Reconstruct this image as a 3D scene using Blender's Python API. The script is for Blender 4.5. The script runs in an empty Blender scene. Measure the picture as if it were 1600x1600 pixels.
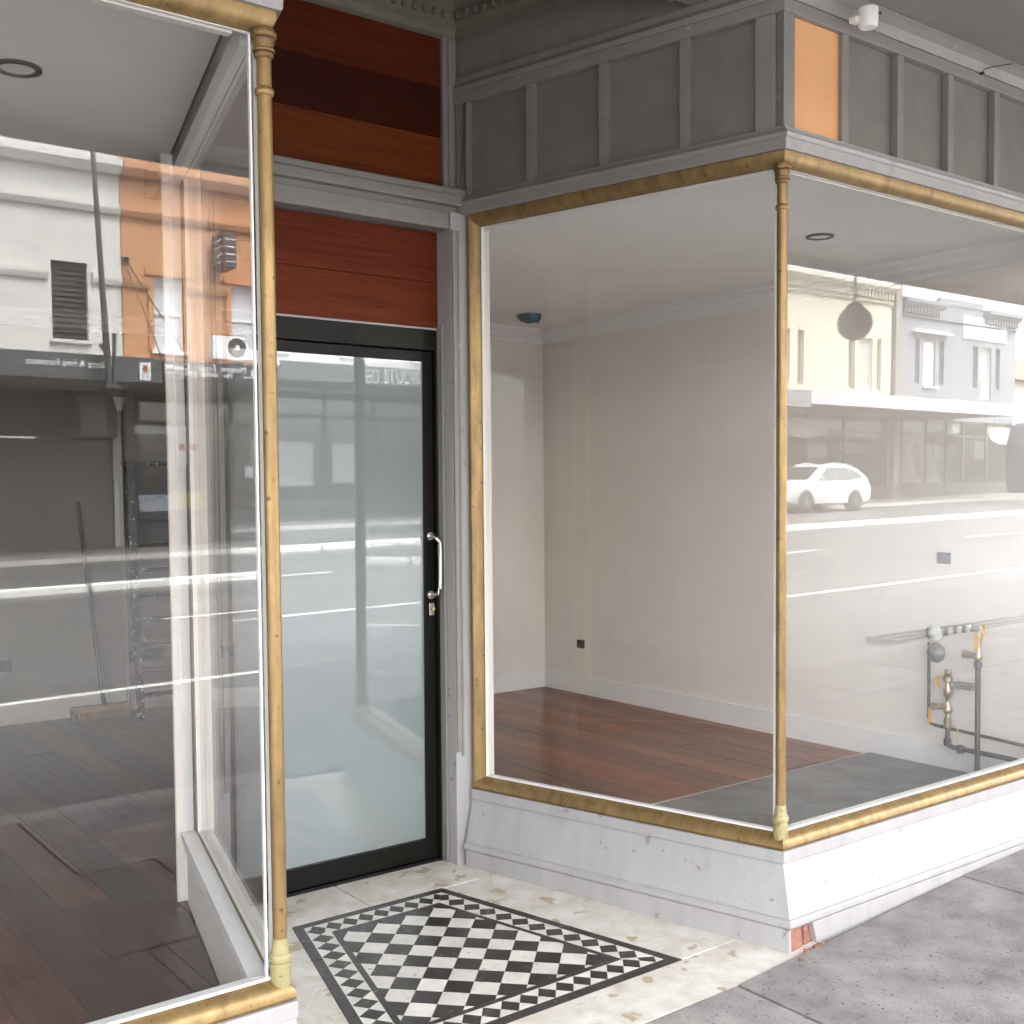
import bpy, bmesh, math, random
from mathutils import Vector, Matrix
random.seed(7)
R = math.radians
sc = bpy.context.scene
COL = sc.collection

# ------------------------------------------------------------------ camera, world, sun, exposure
cam = bpy.data.cameras.new('camera'); cam_o = bpy.data.objects.new('camera', cam); COL.objects.link(cam_o)
cam.sensor_width = 36; cam.lens = 1769.06 / 1600 * 36; cam.shift_y = 52.38 / 1600
cam.clip_start = .05; cam.clip_end = 4000
yaw, pitch, roll = R(37.1666), R(-2.70803), R(-.493)
f = Vector((math.sin(yaw) * math.cos(pitch), math.cos(yaw) * math.cos(pitch), math.sin(pitch)))
r = Vector((math.cos(yaw), -math.sin(yaw), 0)); u = r.cross(f)
r2 = r * math.cos(roll) + u * math.sin(roll); u2 = -r * math.sin(roll) + u * math.cos(roll)
m = Matrix((r2, u2, -f)).transposed().to_4x4(); m.translation = (-2.96924, -2.44728, 1.5)
cam_o.matrix_world = m
sc.camera = cam_o
SUN_EL, SUN_AZ = R(60), R(15)           # azimuth clockwise from +Y: the sun stands behind our own building, veiled by cloud
w = bpy.data.worlds.new('World'); sc.world = w; w.use_nodes = True
nt = w.node_tree; bg = nt.nodes['Background']
sky = nt.nodes.new('ShaderNodeTexSky'); sky.sky_type = 'NISHITA'; sky.sun_disc = False
sky.sun_elevation = SUN_EL; sky.sun_rotation = SUN_AZ; sky.air_density = 1.0; sky.dust_density = 4.0; sky.ozone_density = 1.0
hs = nt.nodes.new('ShaderNodeHueSaturation'); hs.inputs['Saturation'].default_value = .14
nt.links.new(sky.outputs[0], hs.inputs['Color']); nt.links.new(hs.outputs[0], bg.inputs['Color'])
bg.inputs['Strength'].default_value = .15
sl = bpy.data.lights.new('sun', 'SUN'); sl.energy = .95; sl.angle = R(25); sl.color = (1, .97, .93)
so = bpy.data.objects.new('sun', sl); COL.objects.link(so)
so.rotation_euler = Vector((math.sin(SUN_AZ) * math.cos(SUN_EL), math.cos(SUN_AZ) * math.cos(SUN_EL), math.sin(SUN_EL))).to_track_quat('Z', 'Y').to_euler()
sc.view_settings.view_transform = 'Standard'; sc.view_settings.look = 'None'
sc.view_settings.gamma = 1; sc.view_settings.use_curve_mapping = False
sc.view_settings.exposure = 4.2
cy = sc.cycles
cy.max_bounces = 9; cy.diffuse_bounces = 4; cy.glossy_bounces = 5; cy.transmission_bounces = 6; cy.transparent_max_bounces = 32
cy.caustics_reflective = False; cy.caustics_refractive = False; cy.sample_clamp_indirect = 6
cy.use_denoising = True; cy.denoising_input_passes = 'RGB_ALBEDO_NORMAL'; cy.denoising_prefilter = 'ACCURATE'; cy.use_adaptive_sampling = False

# ------------------------------------------------------------------ materials
MATS = {}
def mat(name, col, rough=.6, metal=0., spec=.5, var=.0, scale=6., stretch=(1, 1, 1), col2=None, bump=0., bscale=40., spots=None, spot_scale=18., spot_amt=.2, coat=0., rnd=0., wob=2.):
    """Principled material; colour broken up by object-space noise, optional dark or light spots and fine bump."""
    if name in MATS: return MATS[name]
    M = bpy.data.materials.new(name); M.use_nodes = True; MATS[name] = M
    n = M.node_tree.nodes; L = M.node_tree.links; b = n['Principled BSDF']
    b.inputs['Roughness'].default_value = rough; b.inputs['Metallic'].default_value = metal
    b.inputs['Specular IOR Level'].default_value = spec; b.inputs['Coat Weight'].default_value = coat
    b.inputs['Base Color'].default_value = (*col, 1)
    if var or col2 or spots or bump:
        tc = n.new('ShaderNodeNewGeometry'); mp = n.new('ShaderNodeMapping'); mp.inputs['Scale'].default_value = stretch
        L.new(tc.outputs['Position'], mp.inputs['Vector'])
        ns = n.new('ShaderNodeTexNoise'); ns.inputs['Scale'].default_value = scale; ns.inputs['Detail'].default_value = 7; ns.inputs['Roughness'].default_value = .65
        ns.inputs['Distortion'].default_value = wob * .1
        L.new(mp.outputs[0], ns.inputs['Vector'])
        rp = n.new('ShaderNodeMapRange'); rp.inputs[1].default_value = .3; rp.inputs[2].default_value = .7
        L.new(ns.outputs[0], rp.inputs[0])
        mx = n.new('ShaderNodeMix'); mx.data_type = 'RGBA'
        c2 = col2 or tuple(max(0, c * (1 - var)) for c in col); c1 = col if col2 else tuple(c * (1 + var * .6) for c in col)
        mx.inputs[6].default_value = (*c1, 1); mx.inputs[7].default_value = (*c2, 1)
        L.new(rp.outputs[0], mx.inputs[0]); out = mx.outputs[2]
        if spots:
            n2 = n.new('ShaderNodeTexNoise'); n2.inputs['Scale'].default_value = spot_scale; n2.inputs['Detail'].default_value = 4
            L.new(tc.outputs['Position'], n2.inputs['Vector'])
            r2_ = n.new('ShaderNodeMapRange'); r2_.inputs[1].default_value = .72 - spot_amt; r2_.inputs[2].default_value = .76 - spot_amt
            L.new(n2.outputs[0], r2_.inputs[0])
            m2 = n.new('ShaderNodeMix'); m2.data_type = 'RGBA'; m2.inputs[7].default_value = (*spots, 1)
            L.new(r2_.outputs[0], m2.inputs[0]); L.new(out, m2.inputs[6]); out = m2.outputs[2]
        if rnd:
            oi = n.new('ShaderNodeObjectInfo'); mr = n.new('ShaderNodeMapRange'); mr.inputs[3].default_value = 1 - rnd; mr.inputs[4].default_value = 1 + rnd * .6
            hv = n.new('ShaderNodeHueSaturation'); L.new(oi.outputs['Random'], mr.inputs[0]); L.new(mr.outputs[0], hv.inputs['Value']); L.new(out, hv.inputs['Color']); out = hv.outputs[0]
        L.new(out, b.inputs['Base Color'])
        if bump:
            n3 = n.new('ShaderNodeTexNoise'); n3.inputs['Scale'].default_value = bscale; n3.inputs['Detail'].default_value = 6
            L.new(mp.outputs[0], n3.inputs['Vector'])
            bp = n.new('ShaderNodeBump'); bp.inputs['Strength'].default_value = bump; bp.inputs['Distance'].default_value = .01
            L.new(n3.outputs[0], bp.inputs['Height']); L.new(bp.outputs[0], b.inputs['Normal'])
        rr = n.new('ShaderNodeMapRange'); rr.inputs[3].default_value = max(0, rough - .08); rr.inputs[4].default_value = min(1, rough + .1)
        L.new(ns.outputs[0], rr.inputs[0]); L.new(rr.outputs[0], b.inputs['Roughness'])
    return M
def glass(name, f0, tint=(1, 1, 1)):
    """thin clear pane: straight-through light plus mirror reflection that grows towards grazing (Schlick)"""
    if name in MATS: return MATS[name]
    M = bpy.data.materials.new(name); M.use_nodes = True; MATS[name] = M
    n = M.node_tree.nodes; L = M.node_tree.links; n.remove(n['Principled BSDF'])
    lw = n.new('ShaderNodeLayerWeight'); lw.inputs['Blend'].default_value = .5
    pw = n.new('ShaderNodeMath'); pw.operation = 'POWER'; pw.inputs[1].default_value = 5; L.new(lw.outputs['Facing'], pw.inputs[0])
    ma = n.new('ShaderNodeMath'); ma.operation = 'MULTIPLY_ADD'; ma.inputs[1].default_value = 1 - f0; ma.inputs[2].default_value = f0; L.new(pw.outputs[0], ma.inputs[0])
    tr = n.new('ShaderNodeBsdfTransparent'); tr.inputs[0].default_value = (*tint, 1)
    gl = n.new('ShaderNodeBsdfGlossy'); gl.inputs['Roughness'].default_value = 0; gl.inputs[0].default_value = (1, 1, 1, 1)
    mx = n.new('ShaderNodeMixShader'); L.new(ma.outputs[0], mx.inputs[0]); L.new(tr.outputs[0], mx.inputs[1]); L.new(gl.outputs[0], mx.inputs[2])
    L.new(mx.outputs[0], n['Material Output'].inputs[0])
    return M
def wood(name, c1, c2, along, rough=.45, fine=9., coat=0., sp=.3):
    """timber with grain running along axis 0/1/2"""
    st = [60, 60, 60]; st[along] = 2.2
    M = mat(name, c1, rough, spec=sp, scale=fine / 8, stretch=tuple(st), col2=c2, bump=.08, bscale=2.5, coat=coat, wob=8)
    return M
GREY = mat('shaded_lilac_grey_paint', (.245, .228, .215), .5, var=.10, scale=9, bump=.10, bscale=60, spots=(.36, .34, .33), spot_scale=24, spot_amt=.03)  # darker copy of the riser paint: shade higher up put into the colour
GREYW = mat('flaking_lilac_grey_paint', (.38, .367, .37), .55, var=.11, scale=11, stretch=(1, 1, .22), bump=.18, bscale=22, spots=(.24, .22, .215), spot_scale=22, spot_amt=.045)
PANEL = mat('shaded_frieze_panel_paint', (.205, .188, .17), .55, var=.16, scale=7, bump=.05)  # same grey paint, the shade on the frieze panels put into the colour
OLD = mat('soffit_paint', (.25, .228, .215), .6, var=.14, scale=3, bump=.12, bscale=30)
CORN = mat('old_plaster_cream', (.17, .15, .115), .7, var=.12, scale=8, bump=.2, bscale=50)
BRASS = mat('worn_gold_paint', (.29, .19, .08), .38, metal=.5, var=.38, scale=22, stretch=(1, 1, .25), spots=(.13, .08, .035), spot_scale=60, spot_amt=.06, bump=.12, bscale=60)
BRASSP = mat('pale_peeling_gold', (.36, .32, .155), .5, metal=.15, var=.2, scale=30, spots=(.28, .17, .06), spot_scale=50, spot_amt=.09, bump=.2)
BRASSK = mat('tarnished_gold', (.20, .125, .05), .42, metal=.5, var=.25, scale=30, spots=(.06, .04, .02), spot_scale=60, spot_amt=.10, bump=.25)
PUTTY = mat('white_putty', (.80, .79, .76), .5, var=.06, scale=20)
BLACK = mat('black_powder_coat', (.0075, .0078, .0065), .33, spec=.14, var=.15, scale=12)
FROST = mat('frosted_film_glass', (.205, .237, .242), .015, spec=.75); FROST.node_tree.nodes['Principled BSDF'].inputs['IOR'].default_value = 1.7
STEEL = mat('brushed_steel', (.62, .60, .57), .28, metal=1.)
WHITE = mat('white_wall_paint', (.79, .75, .70), .6, var=.04, scale=4)
WHITEG = mat('white_gloss_trim', (.80, .80, .79), .35, var=.03, scale=10)
GWALL = mat('warm_grey_wall', (.27, .25, .235), .65, var=.05, scale=3)  # flat warm grey, darker than the white of the other room
CEIL = mat('ceiling_white', (.85, .84, .82), .7, var=.03, scale=3)
PLANKA = wood('red_timber', (.115, .021, .0065), (.065, .011, .004), 0, .5, sp=.12)
PLANKB = wood('dark_red_timber', (.052, .010, .0045), (.032, .006, .003), 0, .5, sp=.12)
PLANKC = wood('orange_red_timber', (.19, .046, .011), (.105, .022, .006), 0, .5, sp=.12)
PLANKD = wood('brick_red_timber', (.15, .029, .0095), (.085, .0145, .005), 0, .5, sp=.12)
ORANGE = mat('orange_painted_panel', (.80, .42, .20), .6, var=.06, scale=5)
GLASS = glass('window_glass', .037)
GLASSO = glass('far_glass', .06, (.85, .86, .86))
CONC = mat('footpath_concrete', (.31, .29, .28), .62, var=.46, scale=4.2, bump=.3, bscale=140, spots=(.13, .12, .113), spot_scale=70, spot_amt=.085, rnd=.16, wob=0)
MARB = mat('worn_cream_marble', (.82, .80, .755), .32, scale=9, col2=(.56, .50, .41), bump=.1, bscale=30, spots=(.46, .37, .25), spot_scale=11, spot_amt=.11, wob=4)
TILEW = mat('white_floor_tile', (.78, .75, .69), .35, var=.14, scale=14, rnd=.10, spots=(.50, .44, .36), spot_scale=40, spot_amt=.06)
TILEB = mat('black_floor_tile', (.045, .036, .034), .33, var=.4, scale=30, rnd=.45, spots=(.15, .135, .12), spot_scale=48, spot_amt=.075)
ASPH = mat('wet_asphalt', (.12, .12, .122), .42, var=.3, scale=.9, stretch=(.12, 1, 1), spec=.7, bump=.04, bscale=30)
LINE = mat('white_road_paint', (.75, .75, .73), .5, var=.1, scale=8)
KERB = mat('kerb_concrete', (.40, .39, .37), .7, var=.2, scale=4)
SLATE = mat('grey_slate_tile', (.17, .17, .165), .38, var=.30, scale=5, bump=.1, bscale=20)
BLACKP = mat('black_plastic', (.02, .02, .022), .45)

# ------------------------------------------------------------------ mesh helpers
ORG = {}
class MB:
    def __init__(s): s.v = []; s.f = []
    def add(s, vs, fs):
        o = len(s.v); s.v += [Vector(p) for p in vs]; s.f += [tuple(i + o for i in q) for q in fs]; return s
    def box(s, x0, x1, y0, y1, z0, z1):
        return s.add([(x0, y0, z0), (x1, y0, z0), (x1, y1, z0), (x0, y1, z0), (x0, y0, z1), (x1, y0, z1), (x1, y1, z1), (x0, y1, z1)],
                     [(0, 3, 2, 1), (4, 5, 6, 7), (0, 1, 5, 4), (1, 2, 6, 5), (2, 3, 7, 6), (3, 0, 4, 7)])
    def loft(s, rings, cap=True, close=True):
        o = len(s.v); n = len(rings[0])
        for g in rings: s.v += [Vector(p) for p in g]
        for i in range(len(rings) - 1):
            for j in range(n if close else n - 1):
                a = o + i * n + j; b = o + i * n + (j + 1) % n; s.f.append((a, b, b + n, a + n))
        if cap: s.f.append(tuple(o + j for j in reversed(range(n)))); s.f.append(tuple(o + (len(rings) - 1) * n + j for j in range(n)))
        return s
    def prism(s, poly, d):            # poly: list of 3-D points, d: extrusion vector
        d = Vector(d); return s.loft([poly, [Vector(p) + d for p in poly]])
    def sweep(s, prof, p0, p1, out0, out1):  # profile (o, z) swept from p0 to p1 (xy), o measured along out vectors
        g = []
        for p, o in ((p0, out0), (p1, out1)): g.append([(p[0] + a * o[0], p[1] + a * o[1], z) for a, z in prof])
        return s.loft(g)
    def lathe(s, prof, c, seg=20):    # prof: (r, z)
        return s.loft([[(c[0] + rr * math.cos(2 * math.pi * k / seg), c[1] + rr * math.sin(2 * math.pi * k / seg), c[2] + z) for k in range(seg)] for rr, z in prof])
    def tube(s, pts, rad, seg=10):
        pts = [Vector(p) for p in pts]; g = []
        for i, p in enumerate(pts):
            t = (pts[min(i + 1, len(pts) - 1)] - pts[max(i - 1, 0)]).normalized()
            a = t.cross(Vector((0, 0, 1)) if abs(t.z) < .9 else Vector((1, 0, 0))).normalized(); b = t.cross(a)
            rr = rad[i] if isinstance(rad, (list, tuple)) else rad
            g.append([p + (a * math.cos(2 * math.pi * k / seg) + b * math.sin(2 * math.pi * k / seg)) * rr for k in range(seg)])
        return s.loft(g)
    def bar(s, a, b, w, h):           # square bar between two points
        a, b = Vector(a), Vector(b); t = (b - a).normalized()
        e = t.cross(Vector((0, 0, 1)) if abs(t.z) < .9 else Vector((0, 1, 0))).normalized() * w / 2; g = t.cross(e).normalized() * h / 2
        return s.loft([[p + e + g, p - e + g, p - e - g, p + e - g] for p in (a, b)])
    def build(s, name, M, parent=None, bev=0, smooth=False, **tg):
        if parent is None:
            xs = [p.x for p in s.v]; ys = [p.y for p in s.v]; zs = [p.z for p in s.v]
            org = Vector(((min(xs) + max(xs)) / 2, (min(ys) + max(ys)) / 2, min(zs)))
        else: org = ORG[parent]
        me = bpy.data.meshes.new(name); me.from_pydata([tuple(p - org) for p in s.v], [], s.f)
        b = bmesh.new(); b.from_mesh(me); bmesh.ops.recalc_face_normals(b, faces=b.faces); b.to_mesh(me); b.free()
        me.materials.append(M)
        o = bpy.data.objects.new(name, me); COL.objects.link(o)
        if parent is None: o.location = org
        else: o.parent = parent
        ORG[o] = org
        if smooth:
            for p in me.polygons: p.use_smooth = len(p.vertices) == 4
            for e in me.edges: pass
            me.set_sharp_from_angle(angle=R(38))
        if bev:
            md = o.modifiers.new('edge', 'BEVEL'); md.width = bev; md.segments = 2; md.limit_method = 'ANGLE'; md.angle_limit = R(35)
        tag(o, **tg); return o
def tag(o, label=None, category=None, group=None, kind=None):
    for k, v in (('label', label), ('category', category), ('group', group), ('kind', kind)):
        if v: o[k] = v
    return o
def thing(name, loc, label, category, group=None):
    o = bpy.data.objects.new(name, None); COL.objects.link(o); o.location = loc; o.empty_display_size = .1; ORG[o] = Vector(loc)
    return tag(o, label, category, group)
def box(name, M, parent, a, bev=0, **tg): return MB().box(*a).build(name, M, parent, bev, **tg)
def holed(x0, x1, z0, z1, y0, y1, holes, mb=None):
    """wall slab with rectangular openings"""
    mb = mb or MB(); xs = sorted({x0, x1, *[h[0] for h in holes], *[h[1] for h in holes]}); zs = sorted({z0, z1, *[h[2] for h in holes], *[h[3] for h in holes]})
    for i in range(len(xs) - 1):
        run = None
        for j in range(len(zs) - 1):
            cx, cz = (xs[i] + xs[i + 1]) / 2, (zs[j] + zs[j + 1]) / 2
            if any(h[0] < cx < h[1] and h[2] < cz < h[3] for h in holes): continue
            mb.box(xs[i], xs[i + 1], y0, y1, zs[j], zs[j + 1])
    return mb
def lettering(s, M, parent, x0, x1, z0, z1, y, name='lettering', mirror_x=True, shear=0, bold=0):
    """words standing on a wall that faces +y (read from the shop side): x0 is where the first letter starts"""
    cu = bpy.data.curves.new('t', 'FONT'); cu.body = s; cu.size = 1; cu.extrude = .004; cu.shear = shear; cu.offset = bold; cu.resolution_u = 3
    o = bpy.data.objects.new('t', cu); COL.objects.link(o)
    me = bpy.data.meshes.new_from_object(o.evaluated_get(bpy.context.evaluated_depsgraph_get())); bpy.data.objects.remove(o)
    xs = [v.co.x for v in me.vertices]; ys = [v.co.y for v in me.vertices]
    sx = (x1 - x0) / (max(xs) - min(xs)); sz = (z1 - z0) / (max(ys) - min(ys)); org = ORG[parent]
    for v in me.vertices:
        v.co = Vector((x0 + (v.co.x - min(xs)) * sx, y + v.co.z, z0 + (v.co.y - min(ys)) * sz)) - org
    me.materials.clear(); me.materials.append(M); me.name = name
    q = bpy.data.objects.new(name, me); COL.objects.link(q); q.parent = parent; ORG[q] = org; return q
exec_parts = []

# ------------------------------------------------------------------ the lie of the land
def zr(x): return -.13 + .018 * max(-120, min(120, x))                # road
def zf(x, y):                                                         # footpath outside the shop
    xx = max(0, min(1.6, x)); return -.006 + .040 * xx + (.018 * (x - 1.6) if x > 1.6 else .006 * max(x, -4) + .018 * min(0, x + 4) if x < 0 else 0) + .008 * (y + .15)
KY = -3.35
def sheet(name, M, xs, ys, fn, kind='structure', parent=None, thick=0):
    mb = MB(); n = len(ys)
    vs = [(x, y, fn(x, y)) for x in xs for y in ys]
    mb.add(vs, [(i * n + j, (i + 1) * n + j, (i + 1) * n + j + 1, i * n + j + 1) for i in range(len(xs) - 1) for j in range(n - 1)])
    return mb.build(name, M, parent, kind=kind)
SOIL = mat('dull_ground', (.10, .10, .085), .9, var=.2, scale=.1)
sheet('ground', SOIL, [-3000, -120, -60, 0, 60, 120, 3000], [-3000, -28, -.1, 3000], lambda x, y: zr(x) - .35)
XS = [-120, -60, -30, -12, -6, -3.2, -2, -1, 0, .8, 1.6, 4, 8, 12, 20, 30, 40, 50, 60, 90, 120]
sheet('road', ASPH, XS, [-25.5, -20, -12, KY - .01], lambda x, y: zr(x))
fp = sheet('footpath', KERB, XS, [KY + .16, -.1], lambda x, y: zf(x, y) - .03)
# paving slabs with open joints between them
SL = .93
slabs = 0
for iy, (ya, yb) in enumerate(((-3.18, -2.22), (-2.21, -1.29), (-1.28, -.155))):
    x = -9.0 + .31 * iy + (.08 if iy == 2 else 0)
    while x < 15:
        x2 = x + (1.05 if iy != 2 else 1.32)
        g = .005; dz = random.uniform(-.003, .003)
        yv = lambda q: yb if iy != 2 or -1.95 < q < -.02 else -.101
        top = [(x + g, ya, zf(x, ya) + dz), (x2 - g, ya, zf(x2, ya) + dz), (x2 - g, yv(x2), zf(x2, yb) + dz), (x + g, yv(x), zf(x, yb) + dz)]
        MB().prism([(p[0], p[1], p[2] - .028) for p in top], (0, 0, .028)).build('paving_slab', CONC, fp, .003)
        x = x2
kb = sheet('kerb', KERB, XS, [KY, KY + .16], lambda x, y: zf(x, -3.2) - .005)
MB().add([p for x in XS for p in ((x, KY, zr(x) - .1), (x, KY, zf(x, -3.2) - .005))], [(2 * i, 2 * i + 2, 2 * i + 3, 2 * i + 1) for i in range(len(XS) - 1)]).build('kerb_face', KERB, kb)
def strip(name, x0, x1, y0, y1, dz=.004, M=LINE):
    n = max(1, int((x1 - x0) / 8)); xs = [x0 + (x1 - x0) * k / n for k in range(n + 1)]
    return sheet(name, M, xs, [y0, y1], lambda x, y: zr(x) + dz)
strip('edge_line', -110, 110, -7.12, -6.98)
for k in range(-9, 10): strip('lane_line', 2.2 + k * 9.3, 2.2 + k * 9.3 + 3.9, -11.82, -11.7)
# raised white median kerb in separate blocks
md = sheet('median_strip', mat('worn_asphalt_path', (.16, .155, .15)), [-110, -60, 0, 60, 110], [-17.3, -16.75], lambda x, y: zr(x) + .06)
x = -60.
while x < 80:
    MB().prism([(x + .03, -16.75, zr(x) - .02), (x + 1.87, -16.75, zr(x + 1.87) - .02), (x + 1.87, -16.75, zr(x + 1.87) + .13), (x + .03, -16.75, zr(x) + .13)], (0, .28, 0)).build('kerb_block', LINE, md, .03)
    x += 1.9
sheet('footpath_opposite', mat('worn_asphalt_path', (.16, .155, .15), .7, var=.2, scale=1), XS, [-28.2, -24.4], lambda x, y: zr(x) + .12)
MB().add([p for x in XS for p in ((x, -24.4, zr(x) - .05), (x, -24.4, zr(x) + .121))], [(2 * i, 2 * i + 2, 2 * i + 3, 2 * i + 1) for i in range(len(XS) - 1)]).build('kerb_opposite', KERB, kind='structure')
gr = thing('drain_grate', (7.6, -3.75, zr(7.6)), 'long slotted iron drainage grate set in the gutter beside the kerb', 'drain grate')
IRON = mat('cast_iron', (.10, .10, .10), .5, metal=.4)
for k in range(6): box('grate_bar', IRON, gr, (6.3, 9.4, -4.12 + k * .14, -4.075 + k * .14, zr(7.6) - .02, zr(7.6) + .03))
for xx in (6.28, 7.8, 9.38): box('grate_end', IRON, gr, (xx, xx + .04, -4.13, -3.4, zr(7.6) - .02, zr(7.6) + .028))

# ------------------------------------------------------------------ entry floor: marble slabs and the tiled panel
ent = MB().add([(-2.0, -.152, -.05), (.1, -.152, -.05), (-.3, 1.5, -.04), (-1.55, 1.5, -.04)], [(0, 1, 2, 3)]).build('entry_floor', KERB, kind='structure')
def ze(y): return -.014 * max(0, (1.41 - y)) / 1.55
def clip(poly, a, b):   # keep the part of poly left of the line a->b
    out = []
    for i in range(len(poly)):
        p, q = poly[i], poly[(i + 1) % len(poly)]
        sp = (b[0] - a[0]) * (p[1] - a[1]) - (b[1] - a[1]) * (p[0] - a[0]); sq = (b[0] - a[0]) * (q[1] - a[1]) - (b[1] - a[1]) * (q[0] - a[0])
        if sp >= 0: out.append(p)
        if (sp > 0) != (sq > 0) and sp != sq:
            t = sp / (sp - sq); out.append((p[0] + t * (q[0] - p[0]), p[1] + t * (q[1] - p[1])))
    return out
def clipq(poly, quad):
    for i in range(4):
        poly = clip(poly, quad[i], quad[(i + 1) % 4])
        if len(poly) < 3: return []
    return poly
def area(p): return abs(sum(p[i][0] * p[(i + 1) % len(p)][1] - p[(i + 1) % len(p)][0] * p[i][1] for i in range(len(p)))) / 2
def slabp(name, M, parent, poly, z, t=.012, gap=.0006, bev=0):
    cx = sum(p[0] for p in poly) / len(poly); cyy = sum(p[1] for p in poly) / len(poly)
    q = []
    for p in poly:
        d = Vector((cx - p[0], cyy - p[1])); d = d.normalized() * min(gap * 1.5, d.length * .3) if d.length else d
        q.append((p[0] + d.x, p[1] + d.y))
    return MB().prism([(p[0], p[1], ze(p[1]) + z - t) for p in q], (0, 0, t)).build(name, M, parent, bev)
XC = -.94
def quad(ya, yb, ha, hb): return [(XC - hb, yb), (XC + hb, yb), (XC + ha, ya), (XC - ha, ya)]     # yb front, ya back; counter-clockwise
def hw(y): return .3135 + (1.10 - y) * .2505
def inset(d): return quad(1.10 - d, .088 + d, hw(1.10 - d) - d * 1.03, hw(.088 + d) - d * 1.03)
Q0, Q1, Q2, Q3 = inset(0), inset(.036), inset(.118), inset(.139)
# marble slabs round the panel (cut round it)
slab_lines = [[(-1.62, 1.10), (-.25, 1.10), (-.25, 1.5), (-1.62, 1.5)]]
def ring_piece(a, b, c, d): return [a, b, c, d]
L0 = lambda y: -1.83 + .25 * (y - 0); R0 = lambda y: -.01 - .26 * y
pieces = [[(-1.6, 1.10), (-.94, 1.10), (-.94, 1.5), (-1.6, 1.5)], [(-.937, 1.10), (-.30, 1.10), (-.34, 1.5), (-.937, 1.5)],
          [(XC + hw(.088), .088), (.08, .088), (-.3, 1.098), (XC + hw(1.098), 1.098)],
          [(-2.0, .088), (XC - hw(.088), .088), (XC - hw(1.098), 1.098), (-1.7, 1.098)],
          [(-2.0, -.15), (-1.2, -.15), (-1.2, .085), (-2.0, .085)], [(-1.198, -.15), (.1, -.15), (.1, .085), (-1.198, .085)]]
for p in pieces: slabp('marble_slab', MARB, ent, p, .0, .02, .001, .0015)
tp = thing('tiled_floor_panel', (XC, .6, -.02), 'black and white chequered tile panel with diamond border let into the marble doorstep', 'tile panel')
GROUT = mat('grey_grout', (.42, .40, .37), .8, var=.1)
MB().prism([(p[0], p[1], ze(p[1]) - .018) for p in Q0], (0, 0, .0155)).build('tile_bed', GROUT, tp)
for i in range(4):                                           # black border strips, each in two or three lengths
    for qa, qb, nm in ((Q0, Q1, 'border_strip'), (Q2, Q3, 'inner_strip')):
        a0, a1, b0, b1 = qa[i], qa[(i + 1) % 4], qb[i], qb[(i + 1) % 4]
        n = 5 if i % 2 == 0 else 7
        for k in range(n):
            s, t = k / n, (k + 1) / n
            lp = lambda p, q, t: (p[0] + (q[0] - p[0]) * t, p[1] + (q[1] - p[1]) * t)
            slabp(nm, TILEB, tp, [lp(a0, a1, s), lp(a0, a1, t), lp(b0, b1, t), lp(b0, b1, s)], random.uniform(-.0004, .0006), .01, .0005)
    # diamond border between Q1 and Q2: rhombi of even pitch, cut at the mitres
    a0, a1, b0, b1 = (Vector(q) for q in (Q1[i], Q1[(i + 1) % 4], Q2[i], Q2[(i + 1) % 4]))
    trap = [tuple(a0), tuple(a1), tuple(b1), tuple(b0)]
    e = (a1 - a0).normalized(); nn = Vector((-e.y, e.x)); bw = (b0 - a0).dot(nn); Lm = (a1 - a0).length
    n = (15, 13, 9, 13)[i]; pt = Lm / n
    for k in range(-1, n + 1):
        c = a0 + e * ((k + .5) * pt) + nn * bw / 2
        poly = clipq([tuple(c - e * pt / 2), tuple(c - nn * bw / 2), tuple(c + e * pt / 2), tuple(c + nn * bw / 2)], trap)
        if poly and area(poly) > 1e-4: slabp('diamond_tile', TILEB, tp, poly, random.uniform(-.0003, .0005), .01, .0007)
        for sg in (-1, 1):
            m_ = c + e * pt / 2
            t3 = [tuple(m_), tuple(m_ + e * pt / 2 + nn * sg * bw / 2), tuple(m_ - e * pt / 2 + nn * sg * bw / 2)]
            poly = clipq(t3, trap)
            if poly and area(poly) > 1e-4: slabp('triangle_tile', TILEW, tp, poly, random.uniform(-.0003, .0005), .01, .0005)
P = .117
for i in range(-14, 15):
    for j in range(-2, 24):
        if (i + j) % 2: continue
        c = (XC + .0 + i * P / 2, 1.10 - .139 - .012 - j * P / 2)
        h = P / 2 - .0006
        poly = clipq([(c[0] - h, c[1]), (c[0], c[1] - h), (c[0] + h, c[1]), (c[0], c[1] + h)], Q3)
        if poly and area(poly) > 1.5e-4: slabp('square_tile', TILEB if i % 2 == 0 else TILEW, tp, poly, random.uniform(-.0004, .0006), .01, .0003)

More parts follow.
